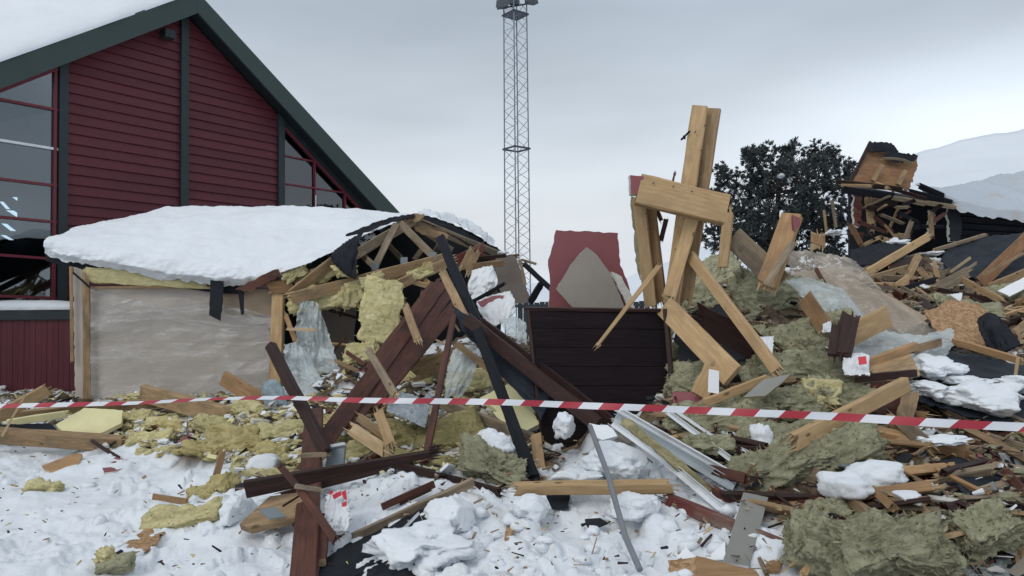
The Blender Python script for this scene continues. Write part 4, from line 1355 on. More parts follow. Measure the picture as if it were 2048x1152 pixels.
# ------------------------------------------------------------------ wrecked wing with snow on its roof, right of the tree
def build_wing():
    b = P(1850, 520, 16.0); b.z = 2.0
    wg = empty('wrecked_wing', b, 'torn open dark house wing with an upended roof flap and snowy roof', 'building')
    c = np.array(b)
    S = dict(parent=wg)
    # upended roof flap: boarding with rafters on its underside, felt curling over the top
    q = [(1703, 368, 15.0), (1742, 288, 15.4), (1800, 306, 15.4), (1834, 310, 15.4), (1832, 340, 15.3), (1820, 378, 15.0)]
    slab('roof_flap', None, None, q, .03, 'tan_board', 'soot', .02, grain=((1703, 368, 15), (1820, 378, 15)), **S)
    sheet('flap_felt', None, None, [[(1738, 284, 15.3), (1760, 284, 15.25), (1785, 286, 15.25), (1792, 296, 15.25)], [(1737, 304, 15.2), (1760, 304, 15.2), (1785, 306, 15.2), (1800, 308, 15.2)]], 'felt', 24, 10, .02, (4, 6), .03, seed=2, thick=.01, **S)
    sheet('flap_felt', None, None, [[(1768, 300, 15.2), (1800, 306, 15.15), (1836, 310, 15.2)], [(1770, 318, 15.15), (1800, 326, 15.1), (1830, 322, 15.15)]], 'felt', 24, 10, .03, (4, 6), .04, seed=8, thick=.01, **S)
    timber('rafter', None, None, (1745, 362, 14.9), (1764, 330, 15.0), 8, .07, 20, 'pine_old', 'cc', **S)
    timber('rafter', None, None, (1796, 370, 14.9), (1810, 342, 15.0), 8, .07, 20, 'pine_old', 'cc', **S)
    timber('verge_board', None, None, (1696, 372, 14.95), (1741, 284, 15.3), 6, .04, 30, 'brown_dark', 'bc', **S)
    timber('loose_strap', None, None, (1765, 318, 14.95), (1822, 326, 14.95), 5, .02, 30, 'pine_grey', 'bb', bend=.05, **S)
    # torn eaves timbers
    for a, d, w, m in (((1676, 364), (1800, 378), 10, 'brown_dark'), ((1684, 370), (1740, 372), 6, 'pine_old'), ((1735, 385), (1850, 408), 8, 'pine_grey'), ((1785, 378), (1850, 396), 7, 'brown_dark'), ((1800, 398), (1908, 414), 9, 'pine_grey'), ((1820, 384), (1900, 405), 12, 'black'), ((1750, 366), (1775, 376), 7, 'pine'), ((1690, 380), (1780, 392), 14, 'black'), ((1840, 372), (1885, 392), 12, 'dark_t')):
        timber('eaves_timber', None, None, (*a, 14.9), (*d, 14.8), w, .05, 20, m if m in MAT else 'black', 'bb', **S)
    timber('door_post', None, None, (1737, 396, 15.1), (1744, 456, 15.1), 14, .08, 20, 'pine_old', 'bb', **S)
    timber('wall_stud', None, None, (1664, 400, 15.3), (1672, 455, 15.3), 6, .05, 10, 'alu_t' if 'alu_t' in MAT else 'pine_grey', 'cc', **S)
    timber('wall_stud', None, None, (1648, 420, 15.2), (1654, 470, 15.2), 5, .05, 10, 'pine_old', 'cc', **S)
    slab('torn_wall', None, None, [(1708, 385, 15.2), (1722, 388, 15.2), (1724, 430, 15.2), (1718, 455, 15.2), (1706, 450, 15.2)], .08, 'redwood', 'gyps_white', .03, **S)
    slab('torn_wall', None, None, [(1860, 420, 15.2), (1872, 416, 15.2), (1868, 470, 15.2), (1858, 480, 15.2)], .08, 'pine_grey', 'gyps_white', .03, **S)
    slab('torn_wall', None, None, [(1895, 412, 15.1), (1920, 414, 15.1), (1922, 480, 15.1), (1898, 482, 15.1)], .08, 'soot', 'gyps_white', .03, **S)
    rg = random.Random(15)
    for k in range(26):
        x = rg.uniform(1695, 1880); y = rg.uniform(382 + (x - 1690) * .18, 484)
        a = rg.uniform(-50, 70); l0 = rg.uniform(14, 60)
        dx, dy = l0 * math.cos(R(a)), -l0 * math.sin(R(a)) * .8
        timber('torn_timber', None, None, (x - dx / 2, y - dy / 2, 14.7 + rg.uniform(-.2, .5)), (x + dx / 2, y + dy / 2, 14.7 + rg.uniform(-.2, .5)), rg.uniform(3, 9), .03, rg.uniform(0, 50), rg.choice(['pine_grey', 'brown_dark', 'black', 'pine_old', 'brown', 'brown_dark']), 'bb', rnd=rg, **S)
    # the dark rooms behind
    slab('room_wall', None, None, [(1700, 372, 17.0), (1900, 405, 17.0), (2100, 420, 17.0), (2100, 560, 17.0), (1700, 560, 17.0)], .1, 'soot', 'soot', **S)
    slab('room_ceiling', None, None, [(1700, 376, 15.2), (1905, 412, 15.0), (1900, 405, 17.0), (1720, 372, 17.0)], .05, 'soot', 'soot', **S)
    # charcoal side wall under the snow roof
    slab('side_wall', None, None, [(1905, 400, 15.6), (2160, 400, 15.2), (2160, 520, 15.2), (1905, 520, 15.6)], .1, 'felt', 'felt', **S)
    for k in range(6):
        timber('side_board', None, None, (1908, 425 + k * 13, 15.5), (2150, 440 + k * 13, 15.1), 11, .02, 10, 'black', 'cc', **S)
    sn = [[(1848, 392, 15.0), (1900, 412, 14.9), (1960, 432, 14.8), (2048, 446, 14.6), (2180, 462, 14.2)],
          [(1842, 380, 15.0), (1900, 394, 14.9), (1960, 410, 14.8), (2048, 424, 14.6), (2180, 435, 14.2)],
          [(1838, 374, 15.4), (1880, 380, 15.4), (1950, 378, 15.4), (2048, 384, 15.3), (2180, 380, 15.2)],
          [(1836, 372, 16.2), (1880, 376, 16.3), (1945, 363, 16.4), (2048, 341, 16.6), (2180, 312, 16.8)],
          [(1840, 376, 17.0), (1880, 385, 17.2), (1945, 372, 17.6), (2048, 352, 18), (2180, 330, 18.5)]]
    V = relax(resample(sn, 110, 50), 2)
    V[..., 2] += .05 * fbm(V[..., 0] * 1.5, V[..., 1] * 1.5, V[..., 2] * 3, 5, .6)
    V[0, :, 2] += .06 * fbm(V[0, :, 0] * 4, 2.0, 1.0, 3, .6)
    grid_obj('roof_snow', V - c, MAT['snow_grey'], parent=wg)
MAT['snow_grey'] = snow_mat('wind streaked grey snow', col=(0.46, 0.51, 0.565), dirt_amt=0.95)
build_wing()

# ------------------------------------------------------------------ broken timber frame standing as a cross
def build_cross():
    b = P(1330, 610, 7.6)
    cr = empty('timber_frame', b, 'tall broken pine post frame with a crossbeam, standing like a cross', 'frame')
    S = dict(parent=cr)
    timber('post', None, None, (1400, 213, 7.55), (1342, 612, 7.5), 31, .07, 6, 'pine', 'cb', **S)
    timber('post', None, None, (1427, 218, 7.62), (1368, 600, 7.6), 30, .06, 12, 'pine_old', 'cb', **S)
    timber('post', None, None, (1396, 395, 7.42), (1340, 590, 7.42), 26, .05, 4, 'pine', 'cb', **S)
    timber('post', None, None, (1278, 398, 7.55), (1301, 606, 7.55), 24, .06, 8, 'pine', 'cb', **S)
    timber('post', None, None, (1299, 402, 7.62), (1322, 600, 7.62), 22, .06, 24, 'pine_orange', 'cb', **S)
    # crossbeam: heavy, its end grain turned to the open side
    cbm = timber('crossbeam', None, None, (1276, 379, 7.32), (1452, 421, 7.28), 61, .13, -16, 'pine', 'cc', end_mat='pine_orange', **S)
    sl = slab('painted_end', 'flaking red painted beam end', None, [(1260, 350, 7.26), (1287, 352, 7.26), (1287, 388, 7.26), (1262, 388, 7.26)], .12, 'gyps_red', 'gyps_white', .004, **S)
    slab('torn_lining', None, None, [(1262, 392, 7.6), (1274, 395, 7.6), (1284, 520, 7.6), (1282, 560, 7.6), (1272, 520, 7.6)], .03, 'wool_green', 'wool_green', .012, **S)
    timber('brace', None, None, (1308, 405, 7.7), (1322, 440, 7.7), 8, .03, 10, 'brown', 'bb', **S)
    timber('brace', None, None, (1332, 440, 7.65), (1322, 480, 7.65), 9, .03, 10, 'brown_dark', 'bb', **S)
    timber('splinter', None, None, (1342, 378, 7.4), (1350, 345, 7.4), 6, .02, 10, 'redwood', 'bb', taper=.4, **S)
    timber('splinter', None, None, (1300, 352, 7.4), (1318, 356, 7.4), 3, .01, 10, 'split', 'bb', **S)
    rg = random.Random(4)
    for (x, y) in ((1392, 262), (1403, 300), (1385, 382), (1370, 437), (1352, 498), (1293, 425), (1297, 458), (1308, 365), (1348, 372), (1375, 452), (1440, 440), (1411, 250)):
        p = P(x, y, 7.2)
        p = P(x, y, 7.46 if y < 350 or y > 440 else 7.2)
        vs, fs = [], []
        bar_between(vs, fs, (0, 0, 0), (0, .08, 0), .0045, 8)
        o = mesh_obj('nail_head', vs, fs, MAT['nail'])
        place(o, Matrix.Translation(p), cr)
    # fixing strap sticking out near the top
    timber('bent_strap', None, None, (1362, 280, 7.5), (1380, 262, 7.5), 4, .004, 10, 'black', 'cc', **S)
    slab('bent_strap', None, None, [(1366, 271, 7.45), (1372, 270, 7.45), (1371, 279, 7.45), (1367, 278, 7.45)], .004, 'black', 'black', **S)
build_cross()

# ------------------------------------------------------------------ dark boarded panel
def build_panel():
    b = at((1200, 850, 7.0))
    pn_ = empty('boarded_panel', b, 'large near black horizontally boarded wall panel standing upright in the rubble', 'panel')
    TL, TR, BL, BR = (1053, 617, 7.15), (1330, 622, 7.35), (1086, 965, 6.7), (1356, 955, 6.9)
    def lp(a, b, t): return tuple(a[i] + (b[i] - a[i]) * t for i in range(3))
    n = 9
    for k in range(n):
        t0, t1 = k / n + .0015, (k + 1) / n - .001
        slab('board', None, None, [lp(TL, BL, t0), lp(TR, BR, t0), lp(TR, BR, t1), lp(TL, BL, t1)], .022, 'panel', 'panel', .0, parent=pn_)
    slab('backing', None, None, [(q[0], q[1], q[2] + .03) for q in (TL, TR, BR, BL)], .02, 'panel', 'panel', parent=pn_)
    timber('edge_batten', None, None, (1331, 619, 7.28), (1351, 852, 6.95), 9, .05, 15, 'brown_dark', 'cc', parent=pn_)
    timber('edge_batten', None, None, (1056, 618, 7.16), (1092, 960, 6.72), 6, .03, 10, 'brown_dark', 'cc', parent=pn_)
    timber('top_batten', None, None, (1050, 617, 7.16), (1334, 621, 7.34), 6, .05, 12, 'brown_dark', 'cc', parent=pn_)
    # rear framing seen at the edge
    timber('rear_stud', None, None, (1338, 640, 7.4), (1346, 760, 7.3), 6, .04, 10, 'pine_old', 'bb', parent=pn_)
build_panel()

# ------------------------------------------------------------------ barrier tape
def build_tape():
    pts = [(-60, 816, 6.4), (0, 813, 6.35), (120, 810, 6.3), (250, 806, 6.3), (330, 802, 6.25), (430, 798, 6.2), (560, 796, 6.1), (700, 799, 5.95), (900, 803, 5.7), (1100, 808, 5.35), (1300, 815, 5.0), (1500, 827, 4.65), (1700, 835, 4.3), (1900, 846, 4.0), (2048, 853, 3.8), (2200, 860, 3.6)]
    V = np.array([list(P(*p)) for p in pts])
    seg = np.concatenate([[0], np.cumsum(np.linalg.norm(np.diff(V, axis=0), axis=1))])
    N = 240
    s = np.linspace(0, seg[-1], N)
    C = np.stack([np.interp(s, seg, V[:, k]) for k in range(3)], -1)
    for _ in range(14):
        C[1:-1] = (C[:-2] + C[2:] + 2 * C[1:-1]) / 4
    pxs = np.interp(s, seg, [p[0] for p in pts])
    # the band twists where it narrows
    tw = np.interp(pxs, [-60, 180, 300, 430, 560, 700, 900, 2200], [35, 45, 62, 66, 55, 38, 16, 4])
    w = 0.045
    vs, fs, fm = [], [], []
    SL = 0.15
    def pt(ss, v):
        c = np.array([np.interp(ss, s, C[:, k]) for k in range(3)])
        t = R(float(np.interp(ss, s, tw)))
        c = c + np.array((0, math.sin(t), math.cos(t))) * (v * w / 2)
        c[1] += .006 * math.sin(ss * 7 + v)
        c[2] += .004 * math.sin(ss * 3.1)
        return c
    ss, k = 0.0, 0
    while ss < seg[-1] - SL - .06:
        nsub = 4
        for j in range(nsub):
            a, b2 = ss + SL * j / nsub, ss + SL * (j + 1) / nsub
            i = len(vs)
            vs += [pt(a, -1), pt(b2, -1), pt(b2 + .045, 1), pt(a + .045, 1)]
            fs.append((i, i + 1, i + 2, i + 3)); fm.append(k % 2)
        ss += SL; k += 1
    o = mesh_obj('barrier_tape', np.array(vs), fs, [MAT['tape_red'], MAT['tape_white']], fmat=fm)
    bmx = bmesh.new(); bmx.from_mesh(o.data); bmesh.ops.remove_doubles(bmx, verts=bmx.verts, dist=1e-4); bmx.to_mesh(o.data); bmx.free()
    tag(o, 'red and white striped barrier tape stretched across in front of the rubble', 'barrier tape')
build_tape()
FIT = 0.03
MAT['wool_dusty'] = wool('dusty glass wool', (0.55, 0.49, 0.25), (0.40, 0.345, 0.16), (0.19, 0.155, 0.07))
MAT['foam_w'] = wool('yellowed foam', (0.66, 0.60, 0.38), (0.52, 0.46, 0.26), (0.35, 0.28, 0.12))

# ------------------------------------------------------------------ debris, one thing after another
def T(label, a, b, w, th=.045, roll=18, mat='pine', ends='cb', name='broken_board', cat='board', **k):
    return timber(name, label, cat, a, b, w, th, roll, mat, ends, **k)

# --- the big brown and black timbers in the middle
T('dark brown square post leaning left of the brown board stack, tape across it', (541, 692, 6.6), (652, 905, 5.9), 21, .075, 30, 'brown_dark', 'cc', 'leaning_post', 'post')
T('widest reddish brown board of the stack leaning on the shed break', (884, 566, 9.6), (640, 895, 6.6), 30, .05, 8, 'brown', 'bc', 'stained_board')
T('middle reddish brown board of the leaning stack', (904, 576, 9.65), (694, 858, 6.95), 25, .05, 10, 'brown', 'bc', 'stained_board')
T('lowest reddish brown board of the leaning stack, above the foil sheet', (930, 590, 9.6), (738, 815, 7.3), 27, .05, 14, 'brown', 'bc', 'stained_board')
T('upper edge board of the brown leaning stack', (866, 570, 9.7), (736, 742, 7.9), 16, .04, 20, 'brown', 'bb', 'stained_board')
T('thin upright red brown rod between the foil and the yellow wool', (913, 604, 8.4), (850, 924, 6.0), 12, .035, 20, 'brown', 'cb', 'stained_rod', 'rod')
T('long black timber slanting down from the truss to the snow', (880, 474, 9.6), (962, 668, 7.9), 20, .05, 8, 'black', 'cc', 'black_timber', 'beam')
T('black timber foot running from the crossing down beside the panel', (955, 660, 7.3), (1066, 952, 5.95), 22, .05, 8, 'black', 'cb', 'black_timber', 'beam')
T('long dark brown board slanting down in front of the dark panel', (936, 640, 7.6), (1196, 850, 6.2), 27, .05, 14, 'brown_dark', 'bc', 'stained_board')
T('second dark brown board above the long slanting one, edge on', (965, 646, 7.7), (1226, 846, 6.35), 20, .04, 20, 'brown_dark', 'bc', 'stained_board')
sheet('rubber_membrane', 'crumpled black membrane strip under the slanting dark brown boards', 'membrane',
      [[(905, 610, 7.9), (950, 640, 7.75), (990, 690, 7.5), (1040, 740, 7.2), (1100, 792, 6.9)], [(925, 662, 7.6), (962, 700, 7.45), (1000, 750, 7.2), (1050, 800, 6.9), (1085, 840, 6.7)]], 'felt_blue', 44, 16, .04, (3, 7), .02, seed=12, thick=.008)
T('pale narrow board nailed across the top of the black timber', (886, 545, 9.2), (940, 656, 7.7), 17, .04, 15, 'pine_old', 'bc')
T('small pale board end leaning on the brown stack, upper one', (812, 614, 8.6), (836, 682, 8.2), 15, .035, 15, 'pine_old', 'bb')
T('small pale board end leaning on the brown stack, lower one', (738, 702, 7.4), (790, 790, 6.9), 15, .035, 15, 'pine_grey', 'bb')
T('upright brown plank reaching the bottom of the picture', (629, 822, 6.95), (606, 1175, 4.25), 42, .05, 16, 'brown', 'cc', 'stained_board')
T('short brown plank stub with a split top beside the upright plank', (645, 1036, 5.1), (634, 1128, 4.75), 33, .045, 16, 'brown', 'bc', 'stained_board', end_mat='split')
T('broad dark brown plank lying across the snow, tapering to a point', (491, 978, 5.2), (868, 906, 5.35), 34, .04, 20, 'brown_dark', 'cb', 'stained_board', taper=.35)
T('dark brown strip directly below the broad tapering plank', (560, 992, 5.6), (772, 936, 5.85), 14, .04, 10, 'brown_dark', 'bb', 'stained_board')
T('dark brown strip running right from the tapering plank to the green wool', (775, 925, 6.1), (1000, 985, 5.6), 15, .04, 15, 'brown_dark', 'bb', 'stained_board')
T('snapped brown lath, upper half, over the broad plank', (562, 934, 5.0), (600, 980, 4.95), 12, .025, 15, 'brown', 'bb', 'snapped_lath', 'lath')
T('snapped brown lath, lower half, crossing the upright plank', (598, 976, 4.95), (670, 1080, 4.55), 15, .025, 15, 'brown', 'bb', 'snapped_lath', 'lath')
T('short pale batten nailed across the foot of the dark post', (602, 911, 5.6), (652, 909, 5.6), 9, .03, 10, 'pine_grey', 'cb', 'short_batten', 'batten')
T('short pale batten below the broad dark plank', (590, 972, 4.9), (640, 980, 4.9), 9, .03, 10, 'pine_grey', 'cb', 'short_batten', 'batten')
T('round edged brown batten lying on snow left of the green wool', (764, 1014, 5.3), (868, 968, 5.5), 14, .03, 10, 'brown', 'cc', 'stained_batten', 'batten')
T('thin brown batten under the round edged one on the snow', (800, 1008, 5.35), (860, 980, 5.45), 6, .02, 10, 'brown_dark', 'bb', 'stained_batten', 'batten')
T('long weathered board lying along the edge of the black felt', (706, 1076, 4.95), (946, 964, 5.45), 19, .035, 30, 'pine_grey', 'cc')

# block with a grey plate
blk = empty('mounting_block', at((540, 1040, 5.1)), 'chamfered wooden block with a blue grey plate, on the snow', 'block')
slab('block', None, None, [(478, 1046, 5.05), (540, 993, 5.3), (604, 984, 5.3), (606, 1030, 5.05), (500, 1057, 5.0)], .05, 'pine_old', 'pine_old', parent=blk)
slab('plate', None, None, [(518, 1019, 4.98), (552, 1014, 5.02), (572, 1032, 4.95), (538, 1038, 4.92)], .008, 'grey_plate', 'grey_plate', parent=blk)
T('dark slim stick lying on the chamfered block', (566, 1012, 4.95), (598, 992, 5.0), 4, .012, 10, 'brown_dark', 'bb', 'stick', 'stick')

mb = empty('metal_box', at((668, 908, 6.1)), 'small grey sheet metal box behind the broad dark plank', 'box')
slab('face', None, None, [(656, 892, 6.05), (690, 887, 6.05), (686, 936, 6.0), (650, 940, 6.0)], .05, 'alu_grey', 'alu_grey', parent=mb)
slab('lid', None, None, [(656, 890, 6.04), (688, 884, 6.04), (692, 889, 6.02), (660, 895, 6.02)], .02, 'alu', 'alu', parent=mb)

# --- shed front and the yellow insulation
batt('insulation_batt', 'large yellow insulation batt hanging below the truss', 'insulation', (763, 622, 10.3), 74, 128, .15, -10, -12, 18, 'wool_yellow', 22, .016, fuzz=160, round_=.08)
batt('insulation_batt', 'small yellow wool pad under the large hanging batt', 'insulation', (722, 705, 10.0), 60, 46, .12, 10, -20, 0, 'wool_yellow', 14, .03, fuzz=80)
T('pale board slanting from the bottom chord of the truss', (778, 578, 10.5), (905, 520, 11.2), 20, .045, 15, 'pine_old', 'bb')
T('pale board stub under the truss behind the black timber', (930, 540, 11.2), (948, 505, 11.4), 26, .045, 15, 'pine_old', 'bb')
T('brown torn board beside the pale stub under the truss', (905, 530, 11.5), (962, 500, 11.7), 26, .04, 10, 'redwood', 'bb')
sheet('plastic_sheet', 'grey torn plastic sheet draped beside the shed corner post', 'plastic sheet',
      [[(598, 606, 10.7), (618, 600, 10.7), (634, 604, 10.7), (648, 640, 10.6)], [(590, 660, 10.6), (615, 668, 10.5), (640, 680, 10.5), (668, 700, 10.4)], [(596, 740, 10.3), (620, 740, 10.2), (655, 745, 10.1), (682, 750, 10.1)]], 'film_milky', 46, 50, .07, (2.5, 6), .02, seed=21)
sheet('plastic_sheet', 'second plastic sheet lying in folds at the foot of the shed corner post', 'plastic sheet',
      [[(568, 690, 10.2), (590, 684, 10.2), (610, 700, 10.1)], [(570, 740, 10.0), (610, 745, 9.9), (650, 770, 9.8)], [(566, 790, 9.6), (620, 796, 9.5), (690, 792, 9.4)]], 'film_milky', 44, 40, .08, (2.5, 6), .02, seed=23)
T('splintered pale lath sticking out of the plastic by the corner post', (575, 658, 10.4), (632, 660, 10.3), 5, .015, 10, 'split', 'bb', 'splintered_lath', 'lath')
T('orange splintered lath behind the plastic by the corner post', (572, 632, 10.5), (590, 680, 10.45), 9, .02, 10, 'pine_orange', 'bb', 'splintered_lath', 'lath')
T('short lath pointing up out of the rubble left of the yellow pad', (672, 722, 9.9), (716, 742, 9.8), 8, .02, 10, 'pine_old', 'bb', 'splintered_lath', 'lath')
T('short brown lath beside the yellow pad', (694, 705, 9.8), (728, 728, 9.7), 8, .02, 10, 'brown', 'bb', 'splintered_lath', 'lath')
T('thick broken beam lying before the film covered shed wall', (288, 786, 9.4), (452, 832, 8.9), 36, .10, 25, 'pine_old', 'bb', 'broken_beam', 'beam')
T('orange planed board leaning on the film covered wall', (446, 756, 9.6), (530, 806, 9.2), 30, .05, 20, 'pine_orange', 'cb')
batt('foil_roll', 'crumpled blue grey foil faced roll at the foot of the corner post', 'roll', (546, 792, 9.1), 36, 58, .18, 25, -15, 0, 'foil_blue', 14, .018, fuzz=0, round_=.7)

# --- strip of debris along the left
T('long thick pale beam half sunk in the snow at the far left', (-40, 868, 8.35), (248, 888, 8.15), 30, .12, 25, 'pine_old', 'cb', 'long_beam', 'beam')
T('pale board end rising above the tape at the far left', (-12, 838, 8.6), (94, 780, 8.4), 24, .05, 20, 'pine', 'cb')
T('thin stick crossing the rising board at the far left', (4, 872, 8.2), (50, 790, 8.3), 4, .012, 10, 'split', 'bb', 'stick', 'stick')
T('long thin board lying behind the foam panel', (0, 834, 9.1), (330, 803, 9.4), 20, .035, 35, 'pine_old', 'bb')
T('pale yellow foam strip above the black gap', (14, 846, 8.9), (132, 828, 8.9), 14, .04, 20, 'foam', 'bb', 'foam_strip', 'foam')
slab('black_board', 'black sheet in the gap between the long beam and the foam', 'board', [(-30, 850, 8.75), (100, 846, 8.75), (125, 868, 8.6), (-30, 872, 8.6)], .02, 'felt', 'felt', .008)
slab('foam_slab', 'pale yellow foam panel lying behind the long beam', 'foam', [(112, 850, 8.55), (168, 814, 8.8), (246, 822, 8.8), (242, 846, 8.6), (200, 866, 8.45), (132, 872, 8.4)], .05, 'foam', 'foam', .006)
slab('wood_shard', 'brown wooden shard poking out of the snow at far left', 'shard', [(84, 934, 7.55), (148, 903, 7.75), (166, 912, 7.7), (150, 938, 7.45), (100, 944, 7.45)], .025, 'pine_orange', 'split', .006)
T('slim dark stick standing from the red shard in the snow', (184, 882, 8.0), (238, 916, 7.75), 7, .02, 10, 'brown_dark', 'bc', 'stick', 'stick')
slab('plaster_shard', 'dull red plasterboard shard lying in the snow under a dark stick', 'shard', [(204, 930, 7.6), (232, 918, 7.7), (268, 920, 7.7), (262, 930, 7.55), (228, 946, 7.4), (208, 946, 7.4)], .014, 'gyps_red', 'gyps_white', .006)
slab('plaster_shard', 'small red plasterboard shard among the yellow wool', 'shard', [(356, 884, 8.0), (380, 866, 8.1), (392, 876, 8.05), (366, 890, 7.95)], .014, 'gyps_red', 'gyps_white', .004)
YW = [
 ('yellow wool tuft behind the foam panel', 266, 838, 60, 26, .10, 'wool_yellow'), ('yellow wool strip right of the foam panel', 312, 850, 100, 24, .10, 'wool_yellow'),
 ('yellow green wool mat on the snow edge', 300, 880, 80, 34, .10, 'wool_yellow'), ('flattened yellow wool piece by the small red shard', 350, 858, 70, 22, .09, 'wool_must'),
 ('pale yellow wool pad near the snow edge', 425, 852, 76, 38, .12, 'wool_yellow'), ('bright yellow wool block below the foil roll', 498, 828, 64, 40, .16, 'wool_yellow'),
 ('mustard wool heap on the snow slope', 470, 890, 96, 66, .16, 'wool_must'), ('mustard wool tuft trailing off the heap', 405, 900, 60, 22, .08, 'wool_must'),
 ('yellow wool lump beside the dark post', 570, 868, 80, 48, .14, 'wool_yellow'), ('yellow wool crumb left of the upright plank', 545, 905, 60, 36, .10, 'wool_must'),
 ('yellow wool lump in the middle of the snow slope', 420, 985, 92, 44, .12, 'wool_must'), ('long yellow wool slab lying on the snow', 366, 1040, 160, 50, .12, 'wool_yellow'),
 ('small yellow wool scrap at the lower left', 208, 1112, 22, 16, .06, 'wool_yellow'), ('two yellow wool scraps sunk in the far left snow', 96, 974, 60, 22, .05, 'wool_yellow'),
 ('yellow wool corner poking out by the broad dark plank', 555, 950, 44, 30, .08, 'wool_yellow'), ('yellow wool pad below the metal box', 722, 905, 60, 44, .12, 'wool_yellow'),
 ('yellow wool between the brown stack and the thin rod', 836, 758, 70, 66, .2, 'wool_yellow'), ('mustard wool scraps under the brown stack', 640, 842, 70, 30, .1, 'wool_must'),
 ('large dusty yellow wool bale right of the thin rod', 900, 880, 120, 96, .25, 'wool_dusty'), ('yellow wool piece at the foot of the thin rod', 800, 880, 90, 60, .15, 'wool_dusty'),
 ('folded yellow batt behind the black timber', 940, 762, 90, 56, .14, 'wool_yellow'), ('second folded yellow batt right of the black timber', 1005, 752, 70, 40, .12, 'wool_yellow'),
 ('dusty yellow wool under the tapering plank', 850, 925, 120, 36, .12, 'wool_dusty'), ('small mustard tuft by the brown lath ends', 690, 840, 50, 34, .1, 'wool_yellow')]
for i, (lb, x, y, w, h, th, m) in enumerate(YW):
    batt('insulation_pad', lb, 'insulation', (x, y, -.12), w, h, th, random.uniform(-18, 22), -40, random.uniform(-15, 15), m, 14, .032, fuzz=110, group='torn yellow insulation')
slab('chip_board', 'torn brown chipboard piece under the long yellow wool slab', 'board', [(232, 1100, 5.2), (290, 1058, 5.5), (330, 1062, 5.45), (300, 1095, 5.15), (262, 1112, 5.0)], .016, 'osb', 'osb', .012)
slab('black_scrap', 'black felt scrap below the chipboard piece on the snow', 'felt', [(188, 1112, 5.0), (224, 1094, 5.2), (246, 1100, 5.15), (212, 1122, 4.95)], .008, 'felt', 'felt', .008)
batt('wool_scrap', 'olive wool scrap at the lower left end of the debris trail', 'insulation', (228, 1130, -.08), 66, 30, .06, 12, -45, 0, 'wool_green', 14, .02, fuzz=80)
T('short orange brown stick on the snow slope', (307, 993, 6.1), (374, 1004, 6.0), 12, .025, 15, 'pine_orange', 'cc', 'stick', 'stick')
T('splinter standing in the mustard wool heap', (428, 966, 6.3), (446, 904, 6.5), 13, .02, 15, 'pine_orange', 'bb', 'stick', 'stick')

# --- between the brown stack and the panel
sheet('foil_sheet', 'shiny crumpled silver foil sheet under the brown stack', 'foil',
      [[(788, 782, 7.0), (830, 790, 6.9), (862, 812, 6.8)], [(772, 822, 6.7), (812, 838, 6.6), (850, 856, 6.5)]], 'foil', 40, 26, .03, (5, 10), .01, seed=31, thick=.006)
T('plank lying from the thin rod towards the dark panel', (882, 806, 7.2), (1080, 884, 6.6), 22, .045, 25, 'pine_grey', 'bb')
T('wide tan board behind the thin rod', (835, 742, 8.6), (915, 712, 8.6), 40, .03, 15, 'pine_old', 'bb')
slab('foam_slab', 'pale foam boards leaning between the black timber and the membrane', 'foam', [(960, 800, 7.5), (1020, 764, 7.7), (1062, 772, 7.6), (1074, 830, 7.2), (1000, 822, 7.2)], .05, 'foam', 'foam', .006)
slab('foam_slab', 'pale dusty foam board end by the foot of the black timber', 'foam', [(985, 826, 7.0), (1060, 810, 7.1), (1078, 850, 6.8), (1030, 870, 6.6)], .05, 'foam', 'gyps_beige', .008)
sheet('plastic_sheet', 'grey plastic flap behind the thin rod', 'plastic sheet', [[(905, 700, 8.4), (935, 690, 8.4), (960, 702, 8.3)], [(892, 750, 8.1), (920, 745, 8.0), (945, 760, 8.0)], [(890, 800, 7.7), (905, 790, 7.7), (920, 800, 7.7)]], 'film_milky', 34, 34, .05, (2.5, 6), .02, seed=33)
T('pale lath crossing the grey plastic flap', (916, 690, 8.2), (978, 738, 7.8), 13, .03, 15, 'pine_old', 'bb', 'splintered_lath', 'lath')
T('upright tan board against the panel edge at the black timber foot', (1072, 870, 6.55), (1082, 960, 6.2), 22, .03, 10, 'pine', 'cb')
batt('insulation_batt', 'ragged olive stone wool chunk on the snow left of the long splintered beam', 'insulation', (982, 935, -.15), 124, 84, .16, -22, -35, 0, 'wool_green', 22, .04, fuzz=260)
T('splintered pale batten lying under the yellow pad by the metal box', (704, 858, 6.5), (770, 902, 6.2), 24, .04, 15, 'split', 'bb', 'splintered_lath', 'lath')
T('splintered pale board end propped below the foil', (758, 826, 6.35), (782, 890, 6.15), 20, .03, 15, 'pine', 'bb')
T('splintered lath behind the yellow pad by the metal box', (720, 836, 6.8), (770, 872, 6.6), 18, .03, 15, 'pine_old', 'bb', 'splintered_lath', 'lath')
sheet('packaging', 'white bag with red print half buried in snow beside the upright plank', 'packaging',
      [[(652, 990, 5.15), (672, 980, 5.15), (696, 984, 5.1)], [(648, 1030, 5.0), (672, 1030, 4.95), (700, 1030, 4.95)], [(655, 1056, 4.9), (676, 1066, 4.85), (696, 1060, 4.85)]], 'bag', 30, 30, .035, (4, 9), .03, seed=41, thick=.004)
for k, q in enumerate(([(664, 990), (680, 982), (684, 990), (668, 999)], [(682, 984), (692, 980), (694, 1000), (688, 998)], [(656, 985), (664, 981), (668, 986), (660, 990)], [(684, 1006), (694, 1002), (692, 1018), (684, 1014)])):
    o = slab('red_print', None, None, [(x, y, 5.0) for x, y in q], .002, 'bag_red', 'bag_red', parent=bpy.data.objects['packaging'])

